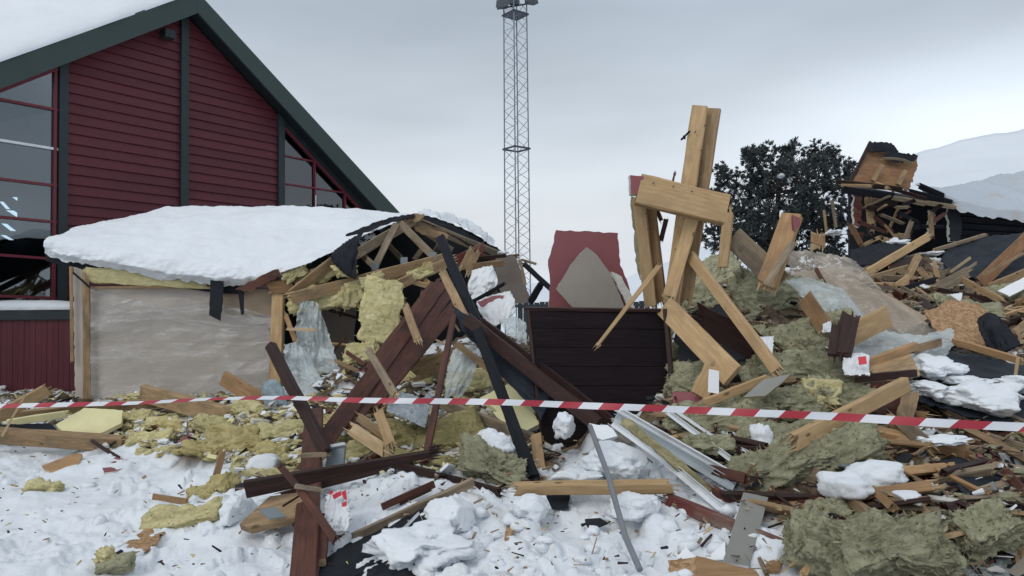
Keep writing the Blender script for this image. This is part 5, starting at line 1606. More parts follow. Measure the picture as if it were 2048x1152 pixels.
# --- behind and above: shed end debris
slab('plaster_sheet', 'brown grey wall sheet standing at the end of the shed', 'board', [(990, 512, 11.6), (1030, 512, 11.6), (1062, 600, 11.4), (1056, 606, 11.4), (1010, 606, 11.4), (992, 560, 11.5)], .014, 'gyps_dark', 'gyps_white', .01)
sheet('packaging', 'creased white insulation wrapper bulging at the end of the shed', 'packaging', [[(945, 540, 10.9), (985, 530, 10.9), (992, 548, 10.9)], [(935, 570, 10.6), (965, 565, 10.5), (996, 560, 10.6)], [(938, 602, 10.5), (968, 592, 10.4), (990, 580, 10.5)]], 'bag', 34, 30, .08, (2, 4), .012, seed=43, thick=.004)
wr = sheet('packaging', 'white wrapper with red print lying above the slanting boards', 'packaging', [[(952, 602, 10.2), (990, 588, 10.1), (1020, 582, 10.1)], [(960, 628, 9.8), (1000, 615, 9.7), (1030, 600, 9.8)], [(985, 655, 9.6), (1005, 645, 9.5), (1030, 625, 9.6)]], 'bag', 34, 30, .06, (2, 4), .012, seed=45, thick=.004)
slab('red_print', None, None, [(955, 604, 9.95), (990, 590, 9.9), (1008, 592, 9.9), (1000, 606, 9.85), (975, 618, 9.85), (960, 612, 9.9)], .002, 'gyps_red', 'gyps_red', .012, parent=wr)
T('dark thin strip crossing the white wrappers', (944, 604, 9.9), (1008, 568, 10.1), 7, .02, 10, 'black', 'bb', 'dark_strip', 'strip')
T('pale lath end sticking out at the shed end', (942, 533, 11.3), (1004, 526, 11.3), 12, .03, 15, 'pine_old', 'bb', 'splintered_lath', 'lath')
T('dark eaves strip at the shed end', (942, 518, 11.6), (1010, 512, 11.6), 8, .03, 15, 'brown_dark', 'bb', 'dark_strip', 'strip')
T('orange splintered batten on the far roof corner', (985, 518, 12.2), (1035, 512, 12.2), 8, .03, 15, 'redwood', 'bb', 'splintered_lath', 'lath')
T('dark slanting strip reaching from the shed end to the red plasterboard', (1048, 528, 11.2), (1104, 580, 10.4), 10, .03, 15, 'black', 'bb', 'dark_strip', 'strip')
T('thin dark strip at the shed end against the sky', (1045, 520, 11.4), (1072, 528, 11.2), 5, .02, 10, 'pine_grey', 'bb', 'dark_strip', 'strip')
T('upright lath with torn white paper at the shed end', (1040, 520, 11.3), (1050, 566, 11.2), 6, .02, 10, 'pine_grey', 'bb', 'splintered_lath', 'lath')
T('black stub sticking up beyond the slanting boards', (1062, 602, 10.6), (1080, 572, 10.6), 13, .05, 15, 'black', 'bb', 'dark_strip', 'strip')
lump('snow_lump', 'snow caught on the far corner of the shed end', 'snow', (1006, 505, 12.3), 22, 10, .3, 'snow', 3, seed=3)
sheet('plastic_sheet', 'white plastic scrap between the slanting boards and the dark panel', 'plastic sheet', [[(1000, 640, 9.0), (1030, 632, 9.0), (1052, 645, 8.9)], [(1015, 670, 8.6), (1035, 680, 8.5), (1054, 690, 8.5)]], 'film_milky', 24, 24, .05, (2.5, 6), .02, seed=47)

# --- plasterboard behind the panel
slab('plaster_sheet', 'dull red painted plasterboard standing behind the dark panel', 'board', [(1112, 460, 8.3), (1236, 466, 8.3), (1240, 530, 8.3), (1254, 560, 8.3), (1272, 625, 8.3), (1096, 625, 8.3), (1100, 560, 8.3), (1096, 520, 8.3), (1104, 495, 8.3)], .014, 'gyps_red', 'gyps_white', .008)
slab('plaster_sheet', 'grey beige pointed plasterboard shard in front of the red sheet', 'board', [(1173, 494, 8.05), (1192, 508, 8.05), (1220, 545, 8.05), (1240, 590, 8.05), (1254, 628, 8.05), (1156, 628, 8.05), (1112, 578, 8.05), (1140, 530, 8.05)], .013, 'gyps_beige', 'gyps_white', .005)
slab('plaster_shard', 'torn plasterboard corner right of the pointed shard', 'shard', [(1222, 544, 8.15), (1244, 552, 8.15), (1262, 590, 8.15), (1272, 618, 8.1), (1254, 612, 8.1), (1238, 575, 8.1)], .03, 'gyps_white', 'gyps_white', .012)

# --- timbers around the cross
T('thin pale splinter hanging in front of the dark panel', (1318, 532, 7.2), (1194, 692, 6.75), 11, .025, 15, 'pine', 'bb', 'long_splinter', 'splinter', taper=.5)
T('long pine stud leaning from the cross down over the green wool', (1380, 510, 7.5), (1554, 742, 6.4), 22, .048, 25, 'pine', 'cb')
T('wide pine board slanting down right of the dark panel', (1340, 622, 7.25), (1466, 752, 6.5), 46, .05, 14, 'pine', 'bc')
T('thin pale lath crossing above the wide slanting board', (1325, 590, 7.4), (1394, 648, 7.1), 5, .015, 10, 'split', 'bb', 'splintered_lath', 'lath')
T('pale board end sticking up below the wide slanting board', (1398, 792, 6.5), (1424, 738, 6.6), 34, .03, 12, 'pine', 'cb')
slab('paper_label', 'white paper label hanging from the wide slanting board', 'paper', [(1418, 738, 6.35), (1438, 742, 6.35), (1438, 788, 6.3), (1416, 784, 6.3)], .003, 'paper', 'paper', .002)
slab('plaster_shard', 'red painted strip at the lower right corner of the dark panel', 'shard', [(1344, 782, 6.7), (1428, 786, 6.6), (1424, 806, 6.5), (1346, 812, 6.6)], .02, 'gyps_red', 'gyps_white', .003)
T('splintered board lying on the wool above the tape', (1408, 806, 6.3), (1530, 760, 6.3), 17, .035, 20, 'pine', 'bb')
slab('plaster_shard', 'small grey board shard with a brown edge on the green wool', 'shard', [(1486, 796, 6.15), (1528, 756, 6.25), (1582, 750, 6.25), (1568, 762, 6.2), (1530, 790, 6.1)], .018, 'laminate', 'split', .003)
T('wide grey tan plank of the crossed pair right of the cross', (1466, 474, 8.6), (1562, 566, 8.2), 46, .045, 12, 'pine_grey', 'cc')
rp = T('thick orange pine post of the crossed pair with a red painted end', (1584, 432, 8.4), (1536, 565, 8.1), 40, .10, 22, 'pine_orange', 'cb', 'orange_post', 'post')
slab('painted_end', 'red painted post end', None, [(1586, 430, 8.2), (1600, 436, 8.2), (1600, 452, 8.2), (1588, 462, 8.2)], .05, 'gyps_red', 'gyps_red', .004, parent=rp)
T('thin grey board leaning on the crossed pair', (1584, 488, 8.0), (1532, 572, 7.8), 15, .03, 15, 'pine_grey', 'bc')
T('short upright pine stub between the cross and the crossed pair', (1456, 428, 8.6), (1446, 532, 8.5), 20, .045, 15, 'pine', 'bb')
T('brown board lying in the hollow behind the leaning stud', (1400, 640, 7.6), (1500, 690, 7.2), 60, .03, 15, 'brown_dark', 'bb', 'stained_board')
slab('dark_sheet', 'black sheet standing in for shade in the hollow right of the dark panel', 'board', [(1350, 650, 7.7), (1440, 610, 8.0), (1500, 650, 7.6), (1490, 720, 7.2), (1360, 740, 7.1)], .02, 'soot', 'soot', .02)  # near-black slab paints the shade of the hollow

# --- green stone wool
GW = [
 ('stone wool batt behind the cross foot', 1420, 556, 120, 66, .16, 18, 22), ('stone wool batt left of the crossed pair foot', 1396, 600, 70, 50, .14, 5, 14),
 ('broad stone wool batt under the crossed pair', 1560, 602, 170, 92, .2, -8, 22), ('stone wool batt right of the leaning stud', 1590, 680, 190, 66, .2, 12, 22),
 ('folded stone wool batt with a frayed end in the middle of the heap', 1615, 690, 120, 70, .18, 8, 22), ('stone wool batt below the frayed one', 1600, 745, 170, 60, .18, -2, 22),
 ('large stone wool batt left of the leaning stud', 1440, 720, 170, 84, .18, 10, 22), ('stone wool batt under the wide slanting board', 1380, 760, 80, 60, .15, 5, 14),
 ('stone wool batt behind the tape in the middle', 1450, 826, 170, 44, .16, 4, 22), ('stone wool batt just below the tape', 1440, 852, 180, 50, .16, -4, 22),
 ('stone wool batt right above the tape', 1560, 805, 150, 60, .17, -6, 22), ('stone wool roll end by the big diagonal timber', 1690, 800, 100, 66, .2, -10, 22),
 ('big stone wool slab below the tape, left layer', 1565, 930, 170, 72, .14, 24, 22), ('big stone wool slab below the tape, right layer', 1645, 925, 190, 72, .14, 26, 22),
 ('stone wool heap at the bottom edge, left part', 1650, 1100, 130, 90, .18, -20, 22), ('stone wool heap at the bottom edge, right part', 1780, 1105, 200, 110, .2, 5, 22),
 ('pointed stone wool chunk near the lower right corner', 1968, 1056, 86, 76, .14, 20, 22), ('stone wool tuft at the right edge above the black roll', 2010, 592, 90, 40, .14, 10, 14),
 ('stone wool strip behind the chipboard', 1940, 618, 120, 28, .1, -8, 14), ('small stone wool tuft by the black membrane', 1650, 1020, 60, 30, .08, 0, 14),
 ('stone wool scrap under the metal profiles', 1420, 890, 70, 36, .1, 0, 14), ('stone wool pad above the snow lumps', 1560, 870, 120, 40, .1, 8, 14)]
for i, (lb, x, y, w, h, th, an, rs) in enumerate(GW):
    batt('insulation_batt', lb, 'insulation', (x, y, -.2), w * 1.1, h * 1.12, th * 1.15, an, -28, random.uniform(-14, 14), 'wool_green', rs, .036, 1.5, 650 if rs == 22 else 240, group='torn stone wool batts')
batt('insulation_pad', 'pale yellow wool piece set among the green stone wool', 'insulation', (1640, 790, -.4), 72, 56, .12, -8, -20, 0, 'wool_yellow', 14, .03, fuzz=80)

# --- right-hand side
sheet('plastic_sheet', 'large dusty plastic sheet draped over boards on the heap', 'plastic sheet',
      [[(1580, 500, 9.9), (1640, 505, 10.0), (1700, 515, 10.1), (1735, 545, 10.0)], [(1575, 530, 9.4), (1640, 545, 9.4), (1710, 560, 9.4), (1770, 590, 9.4)],
       [(1600, 575, 8.9), (1670, 590, 8.8), (1750, 610, 8.8), (1840, 635, 8.8)], [(1640, 630, 8.4), (1710, 640, 8.3), (1790, 655, 8.3), (1875, 668, 8.4)], [(1660, 690, 7.9), (1720, 690, 7.9), (1800, 690, 7.9), (1880, 690, 8.0)]], 'film_tan', 80, 70, .07, (2.5, 6), .03, seed=51)
sheet('plastic_sheet', 'milky plastic sheet bulging below the dusty one', 'plastic sheet',
      [[(1570, 560, 8.6), (1620, 555, 8.6), (1690, 580, 8.5), (1720, 620, 8.4)], [(1610, 600, 8.2), (1660, 590, 8.1), (1710, 610, 8.1), (1740, 640, 8.1)], [(1650, 660, 7.7), (1690, 650, 7.7), (1740, 660, 7.7), (1780, 680, 7.7)]], 'film_milky', 56, 46, .07, (2.5, 6), .02, seed=53)
sheet('plastic_sheet', 'clear plastic sheet lying in folds under the pale board', 'plastic sheet',
      [[(1690, 660, 7.7), (1760, 660, 7.7), (1840, 672, 7.7), (1905, 655, 7.8)], [(1690, 690, 7.4), (1770, 690, 7.4), (1850, 700, 7.4), (1910, 685, 7.5)], [(1700, 725, 7.1), (1770, 725, 7.1), (1840, 725, 7.1), (1890, 715, 7.2)]], 'film_milky', 56, 30, .06, (2.5, 6), .02, seed=55)
slab('wall_sheet', 'tan board under the dusty plastic sheet', 'board', [(1590, 545, 9.6), (1655, 535, 9.9), (1700, 570, 9.6), (1690, 610, 9.2), (1610, 600, 9.2)], .015, 'tan_wall', 'tan_wall', .01)
slab('wall_sheet', 'long tan board showing through the dusty plastic sheet', 'board', [(1672, 560, 9.75), (1755, 575, 9.5), (1856, 640, 8.95), (1810, 662, 8.7), (1700, 622, 9.15)], .015, 'tan_wall', 'tan_wall', .01)
T('short brown stick poking out under the dusty plastic', (1632, 538, 9.2), (1652, 572, 9.0), 8, .02, 10, 'brown', 'bb', 'stick', 'stick')
T('splintered orange board end by the milky plastic', (1612, 600, 8.0), (1650, 655, 7.6), 34, .04, 20, 'pine_orange', 'bb')
T('pale knotty board lying on the plastic, top right of the heap', (1706, 668, 7.2), (1776, 632, 7.4), 44, .045, 22, 'pine', 'bc')
T('dark brown broken plank leaning against the pale knotty board', (1700, 636, 7.05), (1682, 712, 6.75), 36, .04, 10, 'brown_dark', 'bb', 'stained_board')
T('narrow dark brown plank beside the broken one', (1672, 652, 7.0), (1664, 706, 6.8), 16, .035, 10, 'brown_dark', 'bb', 'stained_board')
T('pine rail above the open pine panel', (1728, 728, 6.7), (1832, 692, 6.9), 16, .05, 25, 'pine_orange', 'cc')
T('short brown rail end behind the pine rail', (1824, 700, 6.9), (1880, 684, 7.1), 15, .04, 15, 'pine_old', 'cc')
slab('nailed_board', 'tan nailed board below the pine rail', 'board', [(1728, 738, 6.68), (1822, 704, 6.85), (1840, 752, 6.6), (1780, 762, 6.5)], .02, 'pine_old', 'pine_old', .004)
T('dark brown strip along the foot of the tan nailed board', (1712, 758, 6.4), (1832, 746, 6.5), 15, .03, 15, 'brown_dark', 'cc', 'stained_board')
T('brown board edge under the dark brown strip', (1728, 772, 6.45), (1800, 766, 6.5), 12, .03, 15, 'brown', 'cb', 'stained_board')
bg = sheet('packaging', 'white bag with a red patch left of the pine rail', 'packaging', [[(1688, 712, 6.8), (1715, 704, 6.8), (1740, 710, 6.7)], [(1684, 732, 6.6), (1712, 730, 6.55), (1738, 735, 6.55)], [(1690, 750, 6.45), (1715, 752, 6.4), (1740, 750, 6.4)]], 'bag', 26, 26, .05, (2, 4), .012, seed=61, thick=.004)
slab('red_print', None, None, [(1716, 714, 6.45), (1732, 712, 6.45), (1734, 728, 6.42), (1718, 730, 6.42)], .002, 'bag_red', 'bag_red', .002, parent=bg)
sheet('packaging', 'white crumpled wrapper at the top of the green wool', 'packaging', [[(1646, 648, 7.4), (1662, 642, 7.4)], [(1644, 665, 7.2), (1664, 664, 7.2)]], 'bag', 18, 18, .05, (2, 4), .012, seed=63, thick=.004)
sheet('packaging', 'white torn wrapper under the leaning stud on the wool', 'packaging', [[(1516, 674, 7.0), (1548, 672, 7.0)], [(1522, 700, 6.8), (1544, 720, 6.7)]], 'bag', 18, 18, .05, (2, 4), .012, seed=65, thick=.004)
slab('chip_board', 'large torn chipboard sheet at the right of the heap', 'board', [(1850, 628, 8.4), (1900, 598, 8.7), (1960, 606, 8.6), (1990, 640, 8.3), (1985, 690, 7.9), (1930, 690, 7.8), (1880, 668, 8.0)], .018, 'osb', 'osb', .015)
sheet('felt_roll', 'thick black felt roll end at the right edge', 'felt', [[(1956, 640, 7.9), (1975, 626, 7.9), (1995, 632, 7.85)], [(1962, 668, 7.6), (1985, 655, 7.5), (2015, 655, 7.5)], [(1985, 706, 7.4), (2010, 704, 7.3), (2042, 690, 7.3)]], 'felt', 30, 30, .04, (3, 5), .01, seed=67, thick=.03)
T('long thin board lying over the black membrane at the right', (1904, 682, 7.5), (2042, 722, 7.1), 14, .035, 25, 'pine_orange', 'cb')
T('bent splinter hanging from the long thin board', (2036, 716, 7.0), (2028, 776, 6.8), 6, .015, 10, 'split', 'bb', 'long_splinter', 'splinter')
sheet('roof_membrane', 'broad black roofing membrane with snow patches at the right edge', 'membrane',
      [[(1820, 705, 7.4), (1890, 700, 7.5), (1970, 715, 7.5), (2070, 735, 7.5), (2200, 740, 7.5)], [(1825, 760, 6.8), (1890, 750, 6.9), (1970, 765, 6.9), (2070, 775, 6.9), (2200, 780, 6.9)], [(1830, 800, 6.4), (1900, 820, 6.3), (1980, 845, 6.2), (2070, 840, 6.2), (2200, 840, 6.2)]], 'felt_blue', 70, 40, .05, (3, 6), .03, seed=71, thick=.01)
for (lb, x, y, w, h, Y) in (('snow patch on the black membrane by the nailed board', 1866, 736, 100, 40, 6.9), ('biggest snow patch on the black membrane', 1965, 795, 150, 52, 6.35), ('small snow patch at the left of the black membrane', 1856, 778, 70, 30, 6.5), ('snow patch at the right edge of the membrane', 2045, 770, 70, 30, 6.7), ('thin snow streak on the membrane', 1930, 762, 90, 18, 6.7)):
    lump('snow_patch', lb, 'snow', (x, y, Y), w, h * 1.15, .5, 'snow_roof', 5, .4, 1.4, cuts=1)
T('long fresh pale timber slanting up to the right over the tape', (1588, 884, 5.3), (1812, 768, 6.0), 31, .07, 25, 'pine', 'bc', 'fresh_timber', 'beam')
T('timber lying below the tape with snow on its end', (1690, 858, 5.9), (1936, 904, 5.5), 24, .06, 25, 'pine_orange', 'bc', 'fresh_timber', 'beam')
lump('snow_patch', 'snow on the end of the timber below the tape', 'snow', (1890, 880, 5.5), 90, 18, .2, 'snow', 4, .5, 2.0)
T('brown splintered board behind the long fresh timber', (1770, 838, 6.2), (1800, 796, 6.4), 30, .04, 15, 'brown', 'bb', 'stained_board')
T('pale board end upright behind the timber below the tape', (1810, 830, 6.1), (1822, 790, 6.3), 30, .03, 15, 'pine_old', 'bb')
T('splintered board from the tape to the black hollow', (1800, 840, 5.7), (1850, 886, 5.5), 26, .03, 15, 'pine_grey', 'bb')
T('brown board at the right edge below the tape', (1960, 880, 6.0), (2080, 905, 5.9), 26, .04, 15, 'brown', 'bb', 'stained_board')
sheet('roof_membrane', 'blue black crumpled membrane at the lower right edge', 'membrane', [[(1862, 920, 5.4), (1930, 915, 5.5), (1985, 945, 5.4), (2060, 985, 5.3), (2160, 1010, 5.2)], [(1900, 950, 5.15), (1960, 965, 5.1), (2010, 1000, 5.0), (2070, 1035, 4.95), (2160, 1050, 4.9)], [(1925, 985, 4.95), (1970, 1000, 4.9), (2010, 1030, 4.85), (2060, 1060, 4.8), (2160, 1080, 4.7)]], 'felt_blue', 50, 32, .04, (3, 8), .02, seed=73, thick=.01)
T('pale board edge in the lower right corner', (2005, 1050, 4.6), (2075, 1130, 4.3), 22, .04, 15, 'pine', 'bb')
sheet('plastic_sheet', 'clear plastic heap in the lower right corner', 'plastic sheet', [[(1900, 1120, 4.6), (1960, 1105, 4.6), (2020, 1115, 4.6)], [(1890, 1150, 4.4), (1960, 1150, 4.35), (2030, 1150, 4.4)], [(1890, 1190, 4.2), (1960, 1190, 4.2), (2030, 1190, 4.2)]], 'film_milky', 40, 30, .05, (2.5, 6), .02, seed=75)
sheet('plastic_sheet', 'greenish plastic flap at the right edge under the tape', 'plastic sheet', [[(2000, 905, 5.7), (2040, 915, 5.7), (2090, 925, 5.7)], [(2005, 960, 5.5), (2045, 975, 5.4), (2090, 985, 5.4)]], 'film_milky', 26, 26, .03, (2.5, 6), .02, seed=77)
for (lb, x, y, w, h) in (('rounded snow lump below the stone wool slab, right one', 1752, 950, 116, 60), ('rounded snow lump below the stone wool slab, left one', 1690, 972, 120, 58), ('small snow lump right of the stone wool slab', 1806, 990, 60, 34), ('snow lump between the profiles and the stone wool', 1522, 880, 44, 66)):
    lump('snow_lump', lb, 'snow', (x, y, -.18), w, h, .32, 'snow', 4, .35, 1.4)
T('small orange block on the end of the stone wool slab', (1704, 910, 5.35), (1742, 898, 5.4), 24, .06, 20, 'pine_orange', 'cc', 'wood_block', 'block')

# --- metal profiles, pole and boards in the foreground
for (lb, p, w, m, rl) in (
    ('white metal profile, uppermost of the bundle on the snow', [(1228, 812, 6.3), (1488, 962, 5.2)], .045, 'frame_white', 20),
    ('pale grey metal channel in the middle of the bundle', [(1232, 832, 6.2), (1470, 972, 5.15)], .075, 'alu', 5),
    ('narrow grey metal channel under the bundle', [(1250, 838, 6.25), (1440, 958, 5.3)], .05, 'alu_grey', 30),
    ('long white profile running past the bundle to the stone wool', [(1336, 824, 6.2), (1492, 940, 5.4)], .04, 'frame_white', 10),
    ('bent thin white strip above the long white profile', [(1352, 822, 6.1), (1420, 868, 5.85), (1500, 905, 5.6)], .02, 'frame_white', 10)):
    extrude('metal_profile', lb, 'profile', p, chan(w, w * .6), m, rl, group='metal window profiles')
extrude('metal_profile', 'foam backed profile with yellow crumbs, lowest of the bundle', 'profile', [(1226, 846, 6.05), (1330, 920, 5.5), (1446, 1018, 4.95)], chan(.06, .04), 'frame_white', 0, group='metal window profiles')
batt('foam_strip', 'yellow foam strip stuck along the lowest metal profile', 'foam', (1345, 920, 5.35), 240, 12, .05, -39, 0, 0, 'foam_w', 22, .012, fuzz=60)
extrude('metal_pole', 'bent grey metal pole standing in the snow in front', 'pole', [(1180, 852, 5.45), (1216, 950, 4.9), (1250, 1072, 4.4), (1280, 1140, 4.2)], [(.018 * math.cos(t * math.pi / 4), .018 * math.sin(t * math.pi / 4)) for t in range(8)], 'pole', 0)
slab('window_corner', 'small broken white window corner at the top of the pole', 'frame', [(1178, 846, 6.0), (1215, 850, 5.95), (1235, 872, 5.85), (1205, 880, 5.85), (1186, 872, 5.9)], .03, 'frame_white', 'alu', .012)
T('long splintered pine beam lying across the foreground snow', (1032, 977, 5.15), (1340, 972, 5.1), 23, .07, 30, 'pine', 'bb', 'long_beam', 'beam')
slab('laminate_board', 'grey laminate board leaning in the foreground with a chipped edge', 'board', [(1487, 984, 4.95), (1537, 994, 4.95), (1498, 1132, 4.35), (1446, 1124, 4.35)], .018, 'laminate', 'paper', .0015)
T('dull red weathered beam lying under the grey laminate board', (1338, 1000, 5.1), (1596, 1104, 4.6), 26, .05, 25, 'redwood', 'bb', 'stained_beam', 'beam')
T('dark brown beam behind the red weathered one', (1430, 985, 5.3), (1520, 1030, 5.0), 22, .05, 25, 'brown', 'bb', 'stained_beam', 'beam')
cbx = empty('pine_box', at((1440, 1140, 4.2)), 'broken pine box corner at the bottom edge beside papers', 'box')
slab('side', None, None, [(1392, 1112, 4.3), (1512, 1140, 4.25), (1540, 1180, 4.1), (1395, 1180, 4.1)], .02, 'pine_orange', 'pine', .004, parent=cbx)
slab('end', None, None, [(1336, 1122, 4.4), (1392, 1112, 4.3), (1395, 1180, 4.1), (1340, 1180, 4.15)], .02, 'osb', 'split', .012, parent=cbx)
slab('paper_sheet', 'white paper standing behind the pine box, left one', 'paper', [(1350, 1116, 4.45), (1372, 1094, 4.5), (1390, 1112, 4.4), (1385, 1120, 4.38)], .003, 'paper', 'paper', .002)
slab('paper_sheet', 'white paper standing behind the pine box, right one', 'paper', [(1412, 1118, 4.4), (1450, 1082, 4.5), (1452, 1120, 4.4)], .003, 'paper', 'paper', .002)
slab('paper_sheet', 'white torn paper at the bottom edge left of the pine box', 'paper', [(1284, 1140, 4.35), (1300, 1132, 4.4), (1326, 1150, 4.3), (1290, 1160, 4.25)], .003, 'paper', 'paper', .004)
lump('wood_chunk', 'round brown bark chunk in the snow right of the pine box', 'chunk', (1548, 1134, -.05), 34, 26, .08, 'pine_orange', 3, .3)
slab('bark_piece', 'curved brown bark piece lying on the foreground snow', 'bark', [(1008, 1078, 4.85), (1012, 1050, 4.95), (1032, 1036, 5.0), (1054, 1032, 5.0), (1052, 1050, 4.93), (1030, 1058, 4.9), (1018, 1080, 4.83)], .012, 'osb', 'osb', .006)
slab('black_scrap', 'black scrap in a hollow of the foreground snow under the beam', 'felt', [(1170, 1040, 4.9), (1200, 1034, 4.9), (1216, 1046, 4.85), (1192, 1056, 4.8), (1176, 1054, 4.8)], .01, 'felt', 'felt', .004)
slab('dark_sheet', 'black sheet in the gap under the long splintered beam', 'board', [(1092, 988, 5.3), (1140, 986, 5.3), (1138, 1016, 5.1), (1104, 1016, 5.1)], .01, 'felt', 'felt', .006)
sheet('roof_membrane', 'black felt sheet lying in the foreground snow by the upright plank', 'membrane', [[(690, 1090, 4.95), (760, 1060, 5.05), (840, 1020, 5.2), (900, 990, 5.35)], [(640, 1125, 4.65), (740, 1100, 4.75), (820, 1075, 4.85), (880, 1040, 5.0)], [(618, 1165, 4.45), (720, 1150, 4.5), (800, 1120, 4.6), (860, 1080, 4.75)]], 'felt', 50, 34, .03, (3, 6), .02, seed=81, thick=.008)
sheet('roof_membrane', 'black felt fold at the very bottom edge', 'membrane', [[(735, 1140, 4.45), (780, 1118, 4.5), (835, 1140, 4.45)], [(730, 1190, 4.25), (785, 1185, 4.25), (850, 1190, 4.25)]], 'felt', 30, 16, .03, (3, 6), .01, seed=83, thick=.008)
lump('snow_lump', 'large snow clod lying on the black felt sheet', 'snow', (840, 1098, 4.6), 170, 84, .5, 'snow_dirty', 5, .75, 1.6, seed=5, cuts=3)
lump('snow_lump', 'white snow clod right of the black felt sheet', 'snow', (905, 1030, 4.98), 96, 70, .4, 'snow', 5, .4, 1.7, seed=6)
lump('snow_lump', 'snow clod left of the black timber foot', 'snow', (988, 892, 6.25), 84, 64, .4, 'snow', 5, .35, 1.6, seed=8)
lump('snow_lump', 'snow clod below the long splintered beam, left end', 'snow', (1060, 1014, 4.98), 76, 46, .3, 'snow_dirty', 5, .42, 1.25, seed=9)
lump('snow_lump', 'snow clod on top of the long splintered beam', 'snow', (1150, 955, 5.3), 90, 30, .3, 'snow_dirty', 5, .42, 1.25, seed=10)
lump('snow_lump', 'snow bank behind the metal pole', 'snow', (1236, 925, 5.5), 120, 76, .5, 'snow_dirty', 5, .42, 1.3, seed=11)
lump('snow_lump', 'snow clod right of the metal pole', 'snow', (1270, 1012, 4.95), 100, 44, .4, 'snow_dirty', 5, .42, 1.25, seed=12)
lump('snow_lump', 'rounded white block in the hollow below the mustard wool', 'snow', (530, 930, -.1), 70, 46, .3, 'snow', 4, .25, 1.3, seed=13)
lump('snow_lump', 'snow clod by the broad dark plank end', 'snow', (476, 1020, 5.4), 60, 60, .4, 'snow', 5, .4, 1.7, seed=14)
lump('snow_lump', 'snow clod with dirt at the foot of the dark panel', 'snow', (1128, 850, 6.2), 44, 50, .25, 'snow_dirty', 4, .5, 2.0, seed=15)
extrude('wire_strip', 'bent thin white metal strip standing on the black felt', 'strip', [(795, 1070, 4.75), (838, 1026, 4.9), (850, 1050, 4.8)], chan(.02, .01, .003), 'frame_white', 0)

# --- timbers and sheets in the upper right wreck
UR = [
 ('long pale timber in the upper right rubble, slanting up to the dark room', (1735, 545, 11.6), (1855, 474, 12.2), 15, .06, 'pine'), ('pale splintered board below the long upper timber', (1740, 560, 11.2), (1810, 540, 11.3), 18, .03, 'split'),
 ('weathered stake standing in the upper right rubble', (1812, 560, 11.4), (1836, 514, 11.6), 14, .04, 'pine_old'), ('thin pale board slanting down to the chipboard', (1840, 538, 11.4), (1888, 605, 10.6), 11, .03, 'pine_old'),
 ('broad brown roof beam at the upper right edge', (1965, 562, 11.6), (2060, 470, 12.2), 24, .06, 'tan_board'), ('pale timber at the right edge under the brown roof beam', (1980, 576, 11.2), (2070, 538, 11.5), 18, .05, 'pine_old'),
 ('thin lath below the brown roof beam', (1970, 548, 11.3), (2060, 500, 11.6), 5, .02, 'pine_old'), ('grey splintered lath pointing right, upper one', (1900, 545, 11.3), (1940, 516, 11.5), 5, .02, 'split'),
 ('grey splintered lath pointing right, lower one', (1905, 560, 11.1), (1952, 526, 11.4), 5, .02, 'pine_grey'), ('weathered board under the splintered laths', (1870, 580, 10.9), (1935, 545, 11.2), 22, .03, 'pine_grey'),
 ('pale splintered board lying right of the splintered laths', (1915, 555, 11.2), (2000, 600, 10.6), 13, .03, 'pine_old'), ('pale stub on the dusty plastic', (1795, 575, 10.8), (1818, 560, 11.0), 22, .03, 'pine'),
 ('dark grey board above the red printed scrap', (1800, 580, 10.6), (1870, 560, 10.9), 12, .03, 'black'), ('grey board edge left of the thin slanting board', (1805, 578, 10.5), (1855, 605, 10.2), 12, .03, 'pine_grey'),
 ('small upright board in the upper right rubble', (1868, 525, 11.5), (1876, 555, 11.3), 8, .02, 'pine_old'), ('orange square board left of the snowy wreck', (1636, 492, 12.4), (1636, 470, 12.5), 28, .03, 'pine_orange'),
 ('brown board leaning under the torn wall', (1702, 452, 13.6), (1722, 488, 13.2), 10, .03, 'tan_board'), ('pale upright stick in the dark room', (1806, 490, 13.5), (1822, 446, 14.0), 9, .03, 'pine_grey'),
 ('weathered beam lying before the dark room', (1770, 480, 13.0), (1800, 496, 12.8), 12, .04, 'pine_old'), ('thin stick crossing before the dark room', (1770, 450, 13.4), (1806, 494, 12.9), 4, .02, 'pine_old'),
 ('dark slanting beam at the right below the snowy roof', (1870, 500, 12.6), (1970, 470, 13.0), 7, .04, 'pine_grey'), ('yellow stub in the dark room', (1860, 430, 14.4), (1864, 470, 14.2), 8, .03, 'pine_old')]
for (lb, a, b, w, th, m) in UR:
    T(lb, a, b, w, th, 18, m, 'bb')
sheet('roof_membrane', 'grey black felt sheet in front of the dark room', 'membrane', [[(1700, 500, 12.6), (1760, 486, 12.8), (1830, 490, 12.8)], [(1700, 530, 12.0), (1750, 530, 12.0), (1800, 525, 12.0)]], 'felt', 34, 20, .05, (3, 6), .03, seed=91, thick=.01)
sheet('roof_membrane', 'dark tarpaulin hanging under the snowy roof at the right', 'membrane', [[(1900, 490, 12.9), (1960, 475, 13.0), (2060, 465, 13.0)], [(1880, 520, 12.4), (1950, 515, 12.4), (2060, 520, 12.3)], [(1900, 545, 11.9), (1960, 560, 11.8), (2060, 570, 11.7)]], 'felt_blue', 40, 30, .06, (3, 6), .03, seed=93, thick=.01)
slab('wall_sheet', 'dark red brown board left of the dark tarpaulin', 'board', [(1775, 540, 11.8), (1815, 510, 12.0), (1850, 520, 12.0), (1850, 548, 11.6), (1790, 562, 11.5)], .02, 'brown_dark', 'split', .01)
slab('wall_sheet', 'white board corner at the right edge under the pale timber', 'board', [(1995, 582, 10.9), (2060, 548, 11.2), (2060, 572, 11.0), (2020, 592, 10.8)], .02, 'paper', 'gyps_white', .004)
